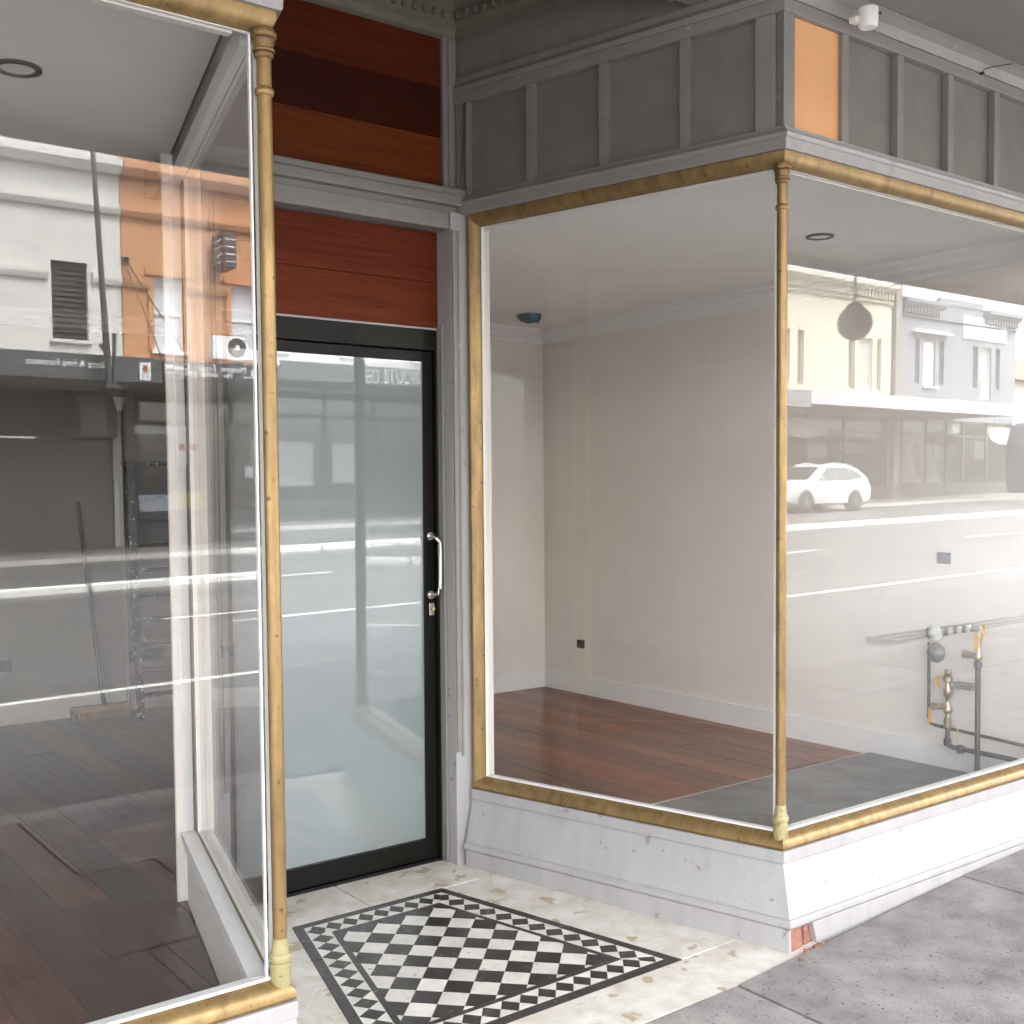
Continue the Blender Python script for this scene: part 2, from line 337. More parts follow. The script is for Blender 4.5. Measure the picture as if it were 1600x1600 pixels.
# ------------------------------------------------------------------ display windows
ZS, ZT = .35, 2.551
RS0, RS1 = (0., 0.), (-.33, 1.27)                 # right return: corner, inner end
LS0, LS1 = (-1.834, 0.), (-1.518, 1.27)           # left return
def unit(a, b): d = Vector((b[0] - a[0], b[1] - a[1])); return d.normalized()
def display_window(c0, c1, sx, xend, label, tilt):
    """c0 street corner, c1 inner end of the return, sx=+1 if the street pane runs to +x"""
    W = thing('display_window', (c0[0], c0[1], 0), label, 'shop window', 'corner display windows')
    t = unit(c0, c1); no = Vector((-t.y, t.x)) * (1 if sx > 0 else -1)
    if no.x * sx > 0: no = -no                     # outward normal of the return (into the doorway)
    os_ = Vector((0, -1))                          # outward normal of the street pane
    # mitred outward vector at the corner: offset 1 from both faces
    det = os_.x * no.y - os_.y * no.x
    mit = Vector(((no.y - os_.y) / det, (os_.x - no.x) / det))
    e1 = c1; ex = (xend, 0.)
    # panes
    p = MB(); a = (c0[0] + sx * .018, 0)
    x0, x1 = min(a[0], xend), max(a[0], xend)
    p.box(x0, x1, -.003, .003, ZS - .01, ZT + .01)
    pane = p.build('pane', GLASS, W)
    if tilt:
        pane.data.transform(Matrix.Translation(Vector((0, 0, ZS)) - 0 * ORG[W]) @ Matrix.Rotation(tilt, 4, 'X') @ Matrix.Translation(Vector((0, 0, -ZS))))
    q = MB(); n3 = no * .003; s0 = Vector(c0) + t * .018; s1 = Vector(c1) - t * .02
    q.prism([(s0 + n3).to_3d() + Vector((0, 0, ZS - .01)), (s1 + n3).to_3d() + Vector((0, 0, ZS - .01)), (s1 - n3).to_3d() + Vector((0, 0, ZS - .01)), (s0 - n3).to_3d() + Vector((0, 0, ZS - .01))], (0, 0, ZT - ZS + .02)).build('pane', GLASS, W)
    # gold sill and head mouldings: round-nosed on both faces
    sill = [(-.004, ZS - .045), (.040, ZS - .045), (.046, ZS - .036), (.044, ZS - .022), (.034, ZS - .008), (.018, ZS + .001), (.006, ZS + .004), (-.004, ZS + .004)]
    head = [(-.004, ZT - .004), (.008, ZT - .003), (.022, ZT + .002), (.034, ZT + .012), (.040, ZT + .026), (.041, ZT + .042), (-.004, ZT + .042)]
    for nm, pr, M in (('sill_moulding', sill, BRASS), ('head_moulding', head, BRASS)):
        MB().sweep(pr, c0, ex, mit, os_).build(nm, M, W, smooth=True)
        MB().sweep(pr, c0, e1, mit, no).build(nm, M, W, smooth=True)
    # white putty line inside the gold
    for z0, z1 in ((ZS + .0045, ZS + .0105), (ZT - .008, ZT - .0045)):
        MB().sweep([(-.002, z0), (.008, z0), (.006, z1), (-.002, z1)], c0, ex, mit, os_).build('putty_line', PUTTY, W)
        MB().sweep([(-.002, z0), (.008, z0), (.006, z1), (-.002, z1)], c0, e1, mit, no).build('putty_line', PUTTY, W)
    # inner jamb: gold moulding with putty
    jm = Vector(c1) - t * .0; ja = jm - t * .046
    g = MB(); pr = [(0, -.004), (0, .04), (.012, .042), (.03, .032), (.042, .014), (.046, -.004)]
    g.loft([[(jm.x - t.x * a + no.x * o, jm.y - t.y * a + no.y * o, z) for a, o in pr] for z in (ZS - .04, ZT + .04)]).build('jamb_moulding', BRASS, W, smooth=True)
    jb = jm - t * .047
    MB().loft([[(jb.x - t.x * a + no.x * o, jb.y - t.y * a + no.y * o, z) for a, o in ((0, -.004), (0, .010), (.006, .007), (.006, -.004))] for z in (ZS + .006, ZT - .006)]).build('putty_line', PUTTY, W)
    # gold jamb at the far end of the street pane
    MB().loft([[(xend - sx * q, -o, z) for q, o in ((0, -.004), (0, .04), (.012, .042), (.03, .032), (.042, .014), (.046, -.004))] for z in (ZS - .04, ZT + .04)]).build('jamb_moulding', BRASS, W, smooth=True)
    # corner posts of putty behind the column
    for base, tt, oo in ((Vector(c0), t, no), (Vector(c0), Vector((sx, 0)), os_)):
        MB().loft([[(base.x + tt.x * a + oo.x * o, base.y + tt.y * a + oo.y * o, z) for a, o in ((.017, -.006), (.017, .005), (.021, .004), (.021, -.006))] for z in (ZS + .006, ZT - .006)]).build('putty_line', PUTTY, W)
    # turned corner column
    cc = Vector(c0) + mit * .014
    cb = [(.0, 0), (.0240, 0), (.0245, .012), (.0245, .058), (.0215, .061), (.0215, .064), (.0255, .067), (.0265, .076), (.0245, .083), (.0205, .086), (.020, .094), (.0185, .105), (.017, .12)]
    H = ZT - ZS
    sh = [(.017, .10), (.0172, .6), (.0172, 1.4), (.017, H - .145), (.0205, H - .142), (.0225, H - .135), (.0205, H - .128), (.017, H - .125), (.0168, H - .068), (.017, H - .058)]
    cp = [(.0168, H - .062), (.019, H - .060), (.0225, H - .055), (.0225, H - .052), (.0195, H - .050), (.0195, H - .048), (.0245, H - .046), (.0255, H - .042), (.0225, H - .039), (.0225, H - .036), (.0255, H - .022), (.0255, H - .019), (.0235, H - .018), (.029, H - .014), (.030, H - .010), (.030, H - .003), (.026, H - .001), (.026, H + .004), (.0, H + .006)]
    cl = MB().lathe([(0., .1)] + sh + [(0., H - .058)], (cc.x, cc.y, ZS), 28).build('column', BRASS, W, smooth=True)
    MB().lathe(cb + [(.0, .12)], (cc.x, cc.y, ZS - .018), 28).build('column_base', BRASSP, cl, smooth=True)
    MB().lathe([(0, H - .060)] + cp, (cc.x, cc.y, ZS), 28).build('column_capital', BRASSK, cl, smooth=True)
    # stall riser: band, battered board, bead, plinth
    def runs(pr, nm, M, bev=0, pr2=None):
        # offsets differ on the two faces: street (os_) and return (no)
        pr2 = pr2 or pr
        def corner(o1, o2): det = os_.x * no.y - os_.y * no.x; return Vector(((o1 * no.y - o2 * os_.y) / det, (os_.x * o2 - no.x * o1) / det))
        c3 = Vector((c0[0], c0[1]))
        r0 = [(*(c3 + corner(a, b)), z) for (a, z), (b, _) in zip(pr, pr2)]
        r1 = [(xend, -a, z) for a, z in pr]
        MB().loft([r0, r1]).build(nm, M, W, bev)
        r1 = [(c1[0] + no.x * b, c1[1] + no.y * b, z) for b, z in pr2]
        MB().loft([r0, r1]).build(nm, M, W, bev)
    runs([(-.02, ZS - .0455), (.050, ZS - .0455), (.050, .264), (-.02, .264)], 'riser_band', GREYW, .003)
    runs([(-.02, .2635), (.042, .2635), (.094, .0955), (-.02, .0955)], 'riser_board', GREYW, 0, [(-.02, .2635), (.042, .2635), (.084, .0955), (-.02, .0955)])
    runs([(-.02, .095), (.098, .095), (.106, .086), (.106, .074), (.098, .064), (-.02, .064)], 'riser_bead', GREYW, 0, [(-.02, .095), (.088, .095), (.097, .086), (.097, .074), (.088, .064), (-.02, .064)])
    # plinth; by the footpath corner of the right-hand window it is broken away and the brick shows
    def plinth(pa, pb, oo, o_in, o_out, za, zb):
        return MB().loft([[(pa[0] + oo.x * o, pa[1] + oo.y * o, z) for o, z in ((o_in, za), (o_out, za), (o_out, .0635), (o_in, .0635))], [(pb[0] + oo.x * o, pb[1] + oo.y * o, z) for o, z in ((o_in, zb), (o_out, zb), (o_out, .0635), (o_in, .0635))]])
    cr = Vector(c0) + (Vector(((.096 * no.y - .088 * os_.y) / det, (os_.x * .088 - no.x * .096) / det)))
    plinth((cr.x, cr.y), (c1[0] + no.x * .088, c1[1] + no.y * .088), no, -.02, 0, -.06, -.06).build('plinth', GREYW, W, .003)
    if sx > 0:
        bx = cr.x
        for k, (xa, xb, zb, dy) in enumerate(((bx + .004, bx + .088, .0625, .004), (bx + .094, bx + .165, .058, .016))):
            MB().prism([(xa, -.085 + dy - .012, -.05), (xb, -.088 + dy, -.05), (xb - .004, -.084 + dy, zb), (xa, -.088 + dy - .01, zb)], (0, .08, 0)).build('brick', mat('soft_red_brick', (.33, .15, .11), .85, var=.3, scale=30, bump=.8, bscale=60), W, .004)
        b0 = bx + .155
        MB().loft([[(b0, -.096, -.05), (b0, -.05, -.05), (b0 - .035, -.05, .0635), (b0 - .035, -.096, .0635)], [(b0 + .35, -.096, -.05), (b0 + .35, -.05, -.05), (b0 + .35, -.05, .0635), (b0 + .35, -.096, .0635)], [(xend, -.096, -.05), (xend, -.05, -.05), (xend, -.05, .0635), (xend, -.096, .0635)]]).build('plinth', GREYW, W, .003)
    else:
        MB().box(min(cr.x, xend), max(cr.x, xend), -.096, -.05, -.2, .0635).build('plinth', GREYW, W, .003)
    # inside: boarded back of the riser and a white sill board
    ni = -no
    a, b = Vector(c0) + t * .03, Vector(c1)
    MB().prism([(*(a + ni * .005), .325), (*(b + ni * .005), .325), (*(b + ni * .055), .325), (*(a + ni * .055), .325)], (0, 0, .024)).build('inner_sill', WHITEG, W, .002)
    MB().prism([(*(a + ni * .022), .098), (*(b + ni * .022), .098), (*(b + ni * .036), .098), (*(a + ni * .036), .098)], (0, 0, .2265)).build('riser_back', WHITE, W)
    MB().prism([(*(a + ni * .0365), .285), (*(b + ni * .0365), .285), (*(b + ni * .044), .285), (*(a + ni * .044), .285)], (0, 0, .012)).build('bead', WHITEG, W)
    xa, xb = sorted((c0[0] + sx * .04, xend))
    MB().box(xa, xb, .005, .05, .325, .349).build('inner_sill', WHITEG, W, .002)
    MB().box(xa, xb, .012, .026, .098, .3245).build('riser_back', WHITE, W)
    return W
wr = display_window(RS0, RS1, 1, 2.09, 'gold-framed corner window with grey tiled display floor, below the orange frieze panel', R(.35))
wl = display_window(LS0, LS1, -1, -4.6, 'gold-framed corner window showing a ladder and broom inside the dark room', 0)
rb = MB()
for k in range(16):
    q = random.uniform(.004, .013); xx = random.uniform(-.10, .10); yy = random.uniform(-.20, -.125); zz = zf(xx, yy)
    rb.loft([[(xx + q * math.cos(a_) * random.uniform(.7, 1.2), yy + q * math.sin(a_) * random.uniform(.7, 1.2), zz + h_) for a_ in (0, 1.3, 2.6, 3.9, 5.2)] for h_ in (-.002, q * .8)])
rb.build('mortar_crumbs', mat('soft_red_brick', (.33, .15, .11)), label='crumbs of brick and mortar on the footpath below the broken plinth', category='rubble', kind='stuff')
# inner post at the back end of the left return, with a small paper notice on it
# ------------------------------------------------------------------ our building: posts, lintel boards, frieze, soffit, shell
B = thing('shop_building', (-.9, .7, 0), 'lilac grey shopfront with timber lintel boards, panelled frieze and soffit over the doorway', 'building')
DY = 1.40
# door posts with stop-chamfered moulding
def post(xa, xb, s, nm):
    o = box('door_post', GREYW, B, (xa, xb, 1.275, 1.46, -.03, 2.60), .003)
    xm = xb - .035 if s > 0 else xa + .035
    inner = xa if s > 0 else xb
    MB().box(min(inner, inner + s * .022), max(inner, inner + s * .022), 1.262, 1.2745, .46, 2.53).build('moulding', GREY, o, .004)
    MB().box(min(inner + s * .026, inner + s * .036), max(inner + s * .026, inner + s * .036), 1.268, 1.2745, .44, 2.53).build('moulding', GREY, o, .002)
    xr_ = inner
    MB().box(min(xr_ - s * .012, xr_ - s * .0005), max(xr_ - s * .012, xr_ - s * .0005), 1.33, 1.45, -.02, 2.16).build('door_stop', GREY, o, .002)
    return o
post(-.436, -.335, 1, 'r'); post(-1.495, -1.394, -1, 'l')
# lintel between the lower and the upper boards
xl, xr = -1.478, -.36
lt = box('lintel', GREY, B, (xl, xr, 1.30, 1.46, 2.602, 2.70), .003)
box('lintel_moulding', GREY, lt, (xl, xr, 1.262, 1.2995, 2.625, 2.665), .006)
box('lintel_moulding', GREY, lt, (xl, xr, 1.275, 1.2995, 2.667, 2.695), .006)
box('lintel_rail', GREY, lt, (-1.394, -.436, 1.285, 1.36, 2.535, 2.601), .004)
# timber boards over the door: two below the lintel, three above
for za, zb, M in ((2.156, 2.3355, PLANKD), (2.337, 2.534, PLANKD)): box('board', M, B, (-1.394, -.437, 1.372, 1.392, za, zb), .0015)
box('board_edge', GREYW, B, (-1.394, -.437, 1.368, 1.398, 2.148, 2.1555))
for za, zb, M in ((2.701, 2.905, PLANKC), (2.9065, 3.10, PLANKB), (3.1015, 3.29, PLANKA)): box('board', M, B, (-1.43, -.425, 1.352, 1.372, za, zb), .0015)
for xa, xb in ((-1.50, -1.43), (-.425, -.36)):
    s = box('frame_stile', GREY, B, (xa, xb, 1.335, 1.40, 2.701, 3.30), .003)
    box('moulding', GREY, s, (xa + .022, xb - .022, 1.326, 1.3345, 2.71, 3.29), .003)
# frieze: moulded cornice above the gold head, panels and battens, top rail, bed mould
CZ0, CZ1, FZ = 2.594, 2.667, 3.05
def frieze(c0, c1, sx, xend, hot):
    t = unit(c0, c1); no = Vector((-t.y, t.x))
    if no.x * sx > 0: no = -no
    os_ = Vector((0, -1)); det = os_.x * no.y - os_.y * no.x
    mit = Vector(((no.y - os_.y) / det, (os_.x - no.x) / det))
    Fz = bpy.data.objects.new('frieze', None); COL.objects.link(Fz); Fz.parent = B; ORG[Fz] = ORG[B]; Fz.empty_display_size = .1
    prof = [(-.03, CZ0), (.05, CZ0), (.054, CZ0 + .005), (.054, CZ0 + .032), (.062, CZ0 + .036), (.066, CZ0 + .046), (.060, CZ0 + .056), (.046, CZ0 + .064), (.044, CZ1), (-.03, CZ1)]
    for p1, o1 in (((xend, 0), os_), (c1, no)):
        MB().sweep(prof, c0, p1, mit, o1).build('cornice', GREYW if p1[1] == 0 else GREY, Fz)  # return run takes the darker copy, its shade painted in
        MB().sweep([(-.03, CZ1 + .0005), (-.004, CZ1 + .0005), (-.004, FZ + .03), (-.03, FZ + .03)], c0, p1, mit, o1).build('frieze_back', PANEL, Fz)
        MB().sweep([(-.0035, FZ - .012), (.030, FZ - .012), (.030, FZ + .030), (-.0035, FZ + .030)], c0, p1, mit, o1).build('top_rail', GREY, Fz, .003)
        bpf = [(-.03, FZ + .0305), (.034, FZ + .0305), (.05, FZ + .06), (.075, FZ + .075), (.075, FZ + .095), (-.03, FZ + .095)]
        if o1 is os_: MB().sweep(bpf, c0, p1, mit, o1).build('bed_mould', GREY, Fz)
        else: MB().sweep([(-.03, FZ + .0305), (.030, FZ + .0305), (.034, FZ + .05), (.02, FZ + .07), (.018, FZ + .094), (-.03, FZ + .094)], c0, p1, mit, o1).build('bed_mould', GREY, Fz)
        n = max(1, int(round(((Vector(p1) - Vector(c0)).length - .05) / .322))); d = (Vector(p1) - Vector(c0)).normalized()
        def batten(s, wdt, nm='batten'):
            a = Vector(c0) + d * (s - wdt / 2); b_ = Vector(c0) + d * (s + wdt / 2)
            MB().prism([(*(a + o1 * -.0035), CZ1 + .001), (*(b_ + o1 * -.0035), CZ1 + .001), (*(b_ + o1 * .026), CZ1 + .001), (*(a + o1 * .026), CZ1 + .001)], (0, 0, FZ - .0135 - CZ1)).build(nm, GREY, Fz, .002)
        k = 0; Ln = (Vector(p1) - Vector(c0)).length
        s = .302 if o1 is os_ else .345
        while s < Ln - .04: batten(s, .036); s += .318 if o1 is os_ else .332
        if o1 is no: batten(.045, .07); batten(Ln - .05, .06)
        # thin panel fillets
    cpost = Vector(c0)
    e = [cpost + mit * .027, cpost + os_ * .027 + Vector((sx * .034, 0)), cpost + Vector((sx * .034, .004)), cpost + t * .03]
    MB().prism([(*p, CZ1 + .001) for p in e], (0, 0, FZ - .0135 - CZ1)).build('corner_post', GREY, Fz)
    if hot:
        MB().box(c0[0] + .0345, c0[0] + .2835, -.010, -.0042, CZ1 + .002, FZ - .013).build('orange_panel', ORANGE, Fz, label='orange painted panel beside the corner post of the frieze')
    return Fz
ext = lambda a, b: tuple(Vector(b) + unit(a, b) * .085)
frieze(RS0, ext(RS0, RS1), 1, 2.2, True); frieze(LS0, ext(LS0, LS1), -1, -4.8, False)
# soffit over the footpath, with the raised doorway ceiling behind it
SZ = FZ + .095
sf = MB().box(-14, 14, -2.86, -.076, SZ + .001, SZ + .03)
sf.box(-1.83, .0, -.0755, .31, SZ + .001, SZ + .03)
so_ = sf.build('soffit', OLD, B)
for xx in (-9.4, 5.0): box('soffit_beam', OLD, B, (xx, xx + .42, -2.86, -.08, SZ - .035, SZ + .0005), .01)
for xx in (-9.4, 5.0):
    for dx in (-.05, .42): box('soffit_moulding', OLD, B, (xx + dx, xx + dx + .05, -2.86, -.08, SZ - .018, SZ + .0007), .01)
box('soffit_edge', CORN, B, (-14, 14, -2.90, -2.861, SZ - .075, SZ + .42), .006)
rc = MB().box(-1.9, .05, .311, 1.46, 3.46, 3.49); rc.box(-1.9, .05, .29, .3105, SZ + .031, 3.49)
rc.build('doorway_ceiling', CORN, B)
# side walls above the bed mould up to the doorway ceiling, plaster cornice with a row of leaf blocks
for c0, c1 in ((RS0, RS1), (LS0, LS1)):
    t = unit(c0, c1); no = Vector((-t.y, t.x))
    if no.x * (-1 if c0[0] > -1 else 1) < 0: no = -no
    a, b_ = Vector(c0) + t * .25, Vector(c1) + t * .12
    MB().prism([(*(a - no * .03), SZ + .0005), (*(b_ - no * .03), SZ + .0005), (*(b_ + no * .0), SZ + .0005), (*(a + no * .0), SZ + .0005)], (0, 0, .32)).build('upper_wall', PANEL, B)
    pr = [(.0005, 3.30), (.022, 3.305), (.026, 3.33), (.05, 3.345), (.056, 3.385), (.085, 3.40), (.10, 3.43), (.105, 3.4595), (.0005, 3.4595)]
    g = [[(p.x + no.x * o, p.y + no.y * o, z) for o, z in pr] for p in (a, b_)]
    cn = MB().loft(g).build('plaster_cornice', CORN, B)
    Ln = (b_ - a).length; k = 0; s = .05
    while s < Ln - .04:
        p = a + t * s + no * .058
        MB().lathe([(0, -.016), (.010, -.013), (.013, 0), (.009, .014), (0, .018)], (p.x, p.y, 3.366), 8).build('leaf_block', CORN, cn); s += .045
pr = [(1.352, 3.291), (1.33, 3.30), (1.322, 3.325), (1.30, 3.34), (1.292, 3.38), (1.265, 3.40), (1.25, 3.43), (1.245, 3.4595), (1.352, 3.4595)]
cn = MB().loft([[(x, y, z) for y, z in pr] for x in (-1.52, -.37)]).build('plaster_cornice', CORN, B)
x = -1.48
while x < -.42:
    MB().lathe([(0, -.016), (.010, -.013), (.013, 0), (.009, .014), (0, .018)], (x, 1.292, 3.362), 8).build('leaf_block', CORN, cn); x += .045
# structural shell: upper storey, roof slab, party walls, neighbours
REND = mat('street_render', (.36, .345, .33), .8, var=.1, scale=1)
box('wall_above_boards', OLD, B, (-1.56, -.32, 1.4005, 1.52, 2.536, 3.5))
box('upper_storey', REND, B, (-14, 14, .40, 9, 3.60, 9.2))
holed(-14, 14, SZ + .04, 9.2, .02, .395, [(k, k + 1.3, 4.6, 6.9) for k in (-11, -8, -5, -2, 1, 4, 7, 10)]).build('upper_wall', REND, B)
for xa, xb in ((2.125, 14), (-14, -4.62)): box('pier', REND, B, (xa, xb, .002, .6, -.5, SZ + .03))
for xa, xb in ((2.092, 2.30), (-4.80, -4.602)):
    q = box('pilaster', GREY, B, (xa, xb, -.07, .0015, -.3, 2.66), .004)
    box('pilaster_base', GREY, q, (xa - .001, xb + .03, -.11, -.0705, -.3, .30), .004); box('pilaster_panel', GREY, q, (xa + .05, xb - .05, -.082, -.0705, .42, 2.45), .004)
box('awning_deck', OLD, B, (-14, 14, -2.86, .0, SZ + .04, SZ + .07))

# ------------------------------------------------------------------ the shop door
D = thing('shop_door', (-.9, DY, 0), 'black aluminium door with frosted glass and steel pull handle in the doorway', 'door')
dl, dr, dt = -1.394, -.438, 2.147
box('frame_head', BLACK, D, (dl, dr, DY - .035, DY + .045, 2.066, dt), .002)
box('frame_jamb', BLACK, D, (dr - .018, dr, DY - .035, DY + .045, -.02, 2.0655), .002)
box('frame_jamb', BLACK, D, (dl, dl + .018, DY - .035, DY + .045, -.02, 2.0655), .002)
ll, lr = dl + .0195, dr - .0195
box('stile', BLACK, D, (lr - .05, lr, DY - .015, DY + .025, .012, 2.063), .003)
box('stile', BLACK, D, (ll, ll + .05, DY - .015, DY + .025, .012, 2.063), .003)
box('top_rail', BLACK, D, (ll + .0505, lr - .0505, DY - .015, DY + .025, 2.02, 2.063), .002)
box('bottom_rail', BLACK, D, (ll + .0505, lr - .0505, DY - .015, DY + .025, .012, .095), .002)
box('threshold', BLACK, D, (dl + .019, dr - .019, DY - .03, DY + .045, -.02, .010), .002)
dg = box('glass_panel', FROST, D, (ll + .045, lr - .045, DY + .000, DY + .008, .09, 2.025))
dg.data.transform(Matrix.Translation((0, 0, .09)) @ Matrix.Rotation(R(.43), 4, 'X') @ Matrix.Translation((0, 0, -.09)))
hx, hy = lr - .022, DY - .015
h = MB().tube([(hx, hy, 1.325), (hx, hy - .036, 1.325), (hx, hy - .050, 1.318), (hx + .012, hy - .054, 1.30), (hx + .014, hy - .055, 1.21), (hx + .012, hy - .054, 1.115), (hx, hy - .050, 1.095), (hx, hy - .036, 1.088), (hx, hy, 1.088)], .0085, 12).build('pull_handle', STEEL, D, smooth=True)
for z in (1.325, 1.088): MB().loft([[(hx + .016 * math.cos(a * math.pi / 8), hy - e, z + .016 * math.sin(a * math.pi / 8)) for a in range(16)] for e in (.0, .006)]).build('rose', STEEL, h)
lk = box('lock', STEEL, D, (lr - .030, lr - .006, DY - .021, DY - .0155, 1.005, 1.055), .002)
MB().loft([[(lr - .018 + .008 * math.cos(a * math.pi / 8), DY - .021 - e, 1.032 + .008 * math.sin(a * math.pi / 8)) for a in range(16)] for e in (.0, .010)]).build('lock_cylinder', BRASSP, lk)

# ------------------------------------------------------------------ rooms behind the glass
FL, CE = .10, 2.64
XW, YR, YL = 2.12, 3.88, 4.92
wall = lambda nm, M, a: box(nm, M, None, a, kind='structure')
wr_ = wall('wall_party', WHITE, (XW, XW + .12, .061, YR + .1, FL - .1, SZ + .3))
wall('wall_back_room', WHITE, (-.109, XW - .001, YR, YR + .1, FL - .1, CE + .3))
wall('wall_partition', WHITE, (-.21, -.11, 1.525, YL + .1, FL - .1, CE + .3))
wall('wall_return', WHITE, (-.33, -.11, 1.465, 1.524, FL - .1, CE + .3))
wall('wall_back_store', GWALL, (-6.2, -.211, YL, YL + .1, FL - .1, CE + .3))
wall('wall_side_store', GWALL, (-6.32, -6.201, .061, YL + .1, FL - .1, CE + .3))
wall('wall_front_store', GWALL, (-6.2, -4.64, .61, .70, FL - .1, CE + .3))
# skirtings
wall('skirting_party', WHITEG, (XW - .018, XW - .001, .06, YR - .019, FL, FL + .13))
wall('skirting_back_room', WHITEG, (-.109, XW - .019, YR - .018, YR - .001, FL, FL + .13))
wall('skirting_back_store', WHITEG, (-6.2, -.211, YL - .018, YL - .001, FL, FL + .13))
# ceilings with a stepped cornice
def ceil(nm, pts):
    MB().prism([(x, y, CE) for x, y in pts], (0, 0, .05)).build(nm, CEIL, kind='structure')
ceil('ceiling_room', [(.04, .031), (XW, .031), (XW, YR), (-.109, YR), (-.109, 1.46), (-.305, 1.36)])
ceil('ceiling_store', [(-6.2, .031), (-1.865, .031), (-1.548, 1.30), (-1.548, 1.47), (-.211, 1.47), (-.211, YL), (-6.2, YL)])
for nm, pa, pb, o in (('cornice_party', (XW - .001, .06), (XW - .001, YR - .001), (-1, 0)), ('cornice_back_room', (-.109, YR - .001), (XW - .001, YR - .001), (0, -1)), ('cornice_back_store', (-6.2, YL - .001), (-.211, YL - .001), (0, -1))):
    MB().sweep([(0, CE - .10), (.018, CE - .10), (.02, CE - .075), (.045, CE - .055), (.05, CE - .035), (.085, CE - .018), (.09, CE - .0005), (0, CE - .0005)], pa, pb, o, o).build(nm, WHITEG, kind='structure')
# upstand closing the gap between ceiling and window head
for nm, a in (('bulkhead_room', (.05, XW, .006, .03, ZT - .012, SZ + .03)), ('bulkhead_store', (-4.62, -1.89, .006, .03, ZT - .012, SZ + .03))): wall(nm, WHITE, a)
for nm, c0, c1, s in (('bulkhead_return_room', RS0, RS1, 1), ('bulkhead_return_store', LS0, LS1, -1)):
    t = unit(c0, c1); n_ = Vector((t.y, -t.x)) * s
    a, b_ = Vector(c0) + t * .05, Vector(c1) + t * .03
    MB().prism([(*(a + n_ * .006), ZT - .012), (*(b_ + n_ * .006), ZT - .012), (*(b_ + n_ * .03), ZT - .012), (*(a + n_ * .03), ZT - .012)], (0, 0, .6)).build(nm, WHITEG, kind='structure')
# timber floors, board by board (boards run back from the street)
FB = [wood('floor_timber_%d' % k, c1, c2, 1, .30, 9, .0) for k, (c1, c2) in enumerate((((.24, .082, .036), (.155, .048, .021)), ((.18, .066, .033), (.12, .040, .02)), ((.30, .110, .046), (.20, .066, .028)), ((.145, .064, .038), (.095, .040, .024))))]
FB2 = [wood('shaded_floor_timber_%d' % k, c1, c2, 1, .32, 9, .0) for k, (c1, c2) in enumerate((((.125, .052, .027), (.08, .032, .017)), ((.085, .042, .026), (.058, .027, .017)), ((.165, .068, .033), (.10, .042, .021))))]  # floor timber copied darker: the store's dimness put into the colour
def boards(nm, xa, xb, yb, wd, front, FB=FB):
    """front(x): where the floor starts behind the glass"""
    ya = min(front(xa), front(xb))
    pts = [(xa + (xb - xa) * k / 40) for k in range(41)]
    fo = MB().prism([(x, front(x), FL - .12) for x in pts] + [(xb, yb, FL - .12), (xa, yb, FL - .12)], (0, 0, .101)).build(nm, KERB, kind='structure'); x = xa
    while x < xb - .01:
        x2 = min(x + wd, xb); y0, y1 = front(x), front(x2); ys_ = max(y0, y1)
        brk = [None] + sorted(random.uniform(ys_ + .4, yb - .4) for _ in range(2)) + [yb]
        if brk[2] - brk[1] < .4: brk.pop(2)
        for a, b_ in zip(brk, brk[1:]):
            p = [(x + .0009, (y0 if a is None else a) + .0008), (x2 - .0009, (y1 if a is None else a) + .0008), (x2 - .0009, b_ - .0008), (x + .0009, b_ - .0008)]
            MB().prism([(*q, FL - .0185) for q in p], (0, 0, .0185 + random.uniform(-.0006, .0004))).build('floor_board', random.choice(FB), fo, .001)
        x = x2
    return fo
boards('floor_room', -.29, XW - .0005, YR - .0005, .135, lambda x: .03 if x > .03 else min(1.46, .03 + (.03 - x) / .26))
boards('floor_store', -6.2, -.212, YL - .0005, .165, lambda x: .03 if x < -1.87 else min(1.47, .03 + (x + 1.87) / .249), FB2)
sp = thing('tiled_window_floor', (1.2, .6, FL), 'grey slate tiles with a pale metal edge on the display window floor', 'floor tiles')
for k in range(4):
    xa = .05 + k * .517
    box('slate_tile', SLATE, sp, (xa, min(xa + .5155, XW - .02), .06, 1.125, FL + .002, FL + .012))
box('edge_trim', STEEL, sp, (-.2, XW - .02, 1.126, 1.138, FL + .001, FL + .014))
MB().prism([(-.02, .06, FL + .002), (.048, .06, FL + .002), (.048, 1.125, FL + .002), (-.27, 1.125, FL + .002)], (0, 0, .01)).build('slate_tile', SLATE, sp)
# post at the back of the left return with a paper notice
ip = thing('inner_post', (-1.53, 1.32, FL), 'white timber post at the back of the window, inside the dark room', 'post')
box('post_shaft', WHITEG, ip, (-1.552, -1.5165, 1.300, 1.322, FL, CE - .001), .003)
box('post_fillet', WHITE, ip, (-1.576, -1.5525, 1.306, 1.320, FL, CE - .001))
nt_ = thing('paper_notice', (-1.525, 1.297, 1.55), 'small white paper notice with red print stuck on the inner post', 'notice')
PAPER = mat('white_paper', (.85, .85, .84), .7)
box('sheet', PAPER, nt_, (-1.549, -1.5175, 1.2945, 1.2985, 1.60, 1.735))
box('red_print', mat('red_print', (.70, .38, .36), .6), nt_, (-1.543, -1.524, 1.2935, 1.2942, 1.65, 1.672))
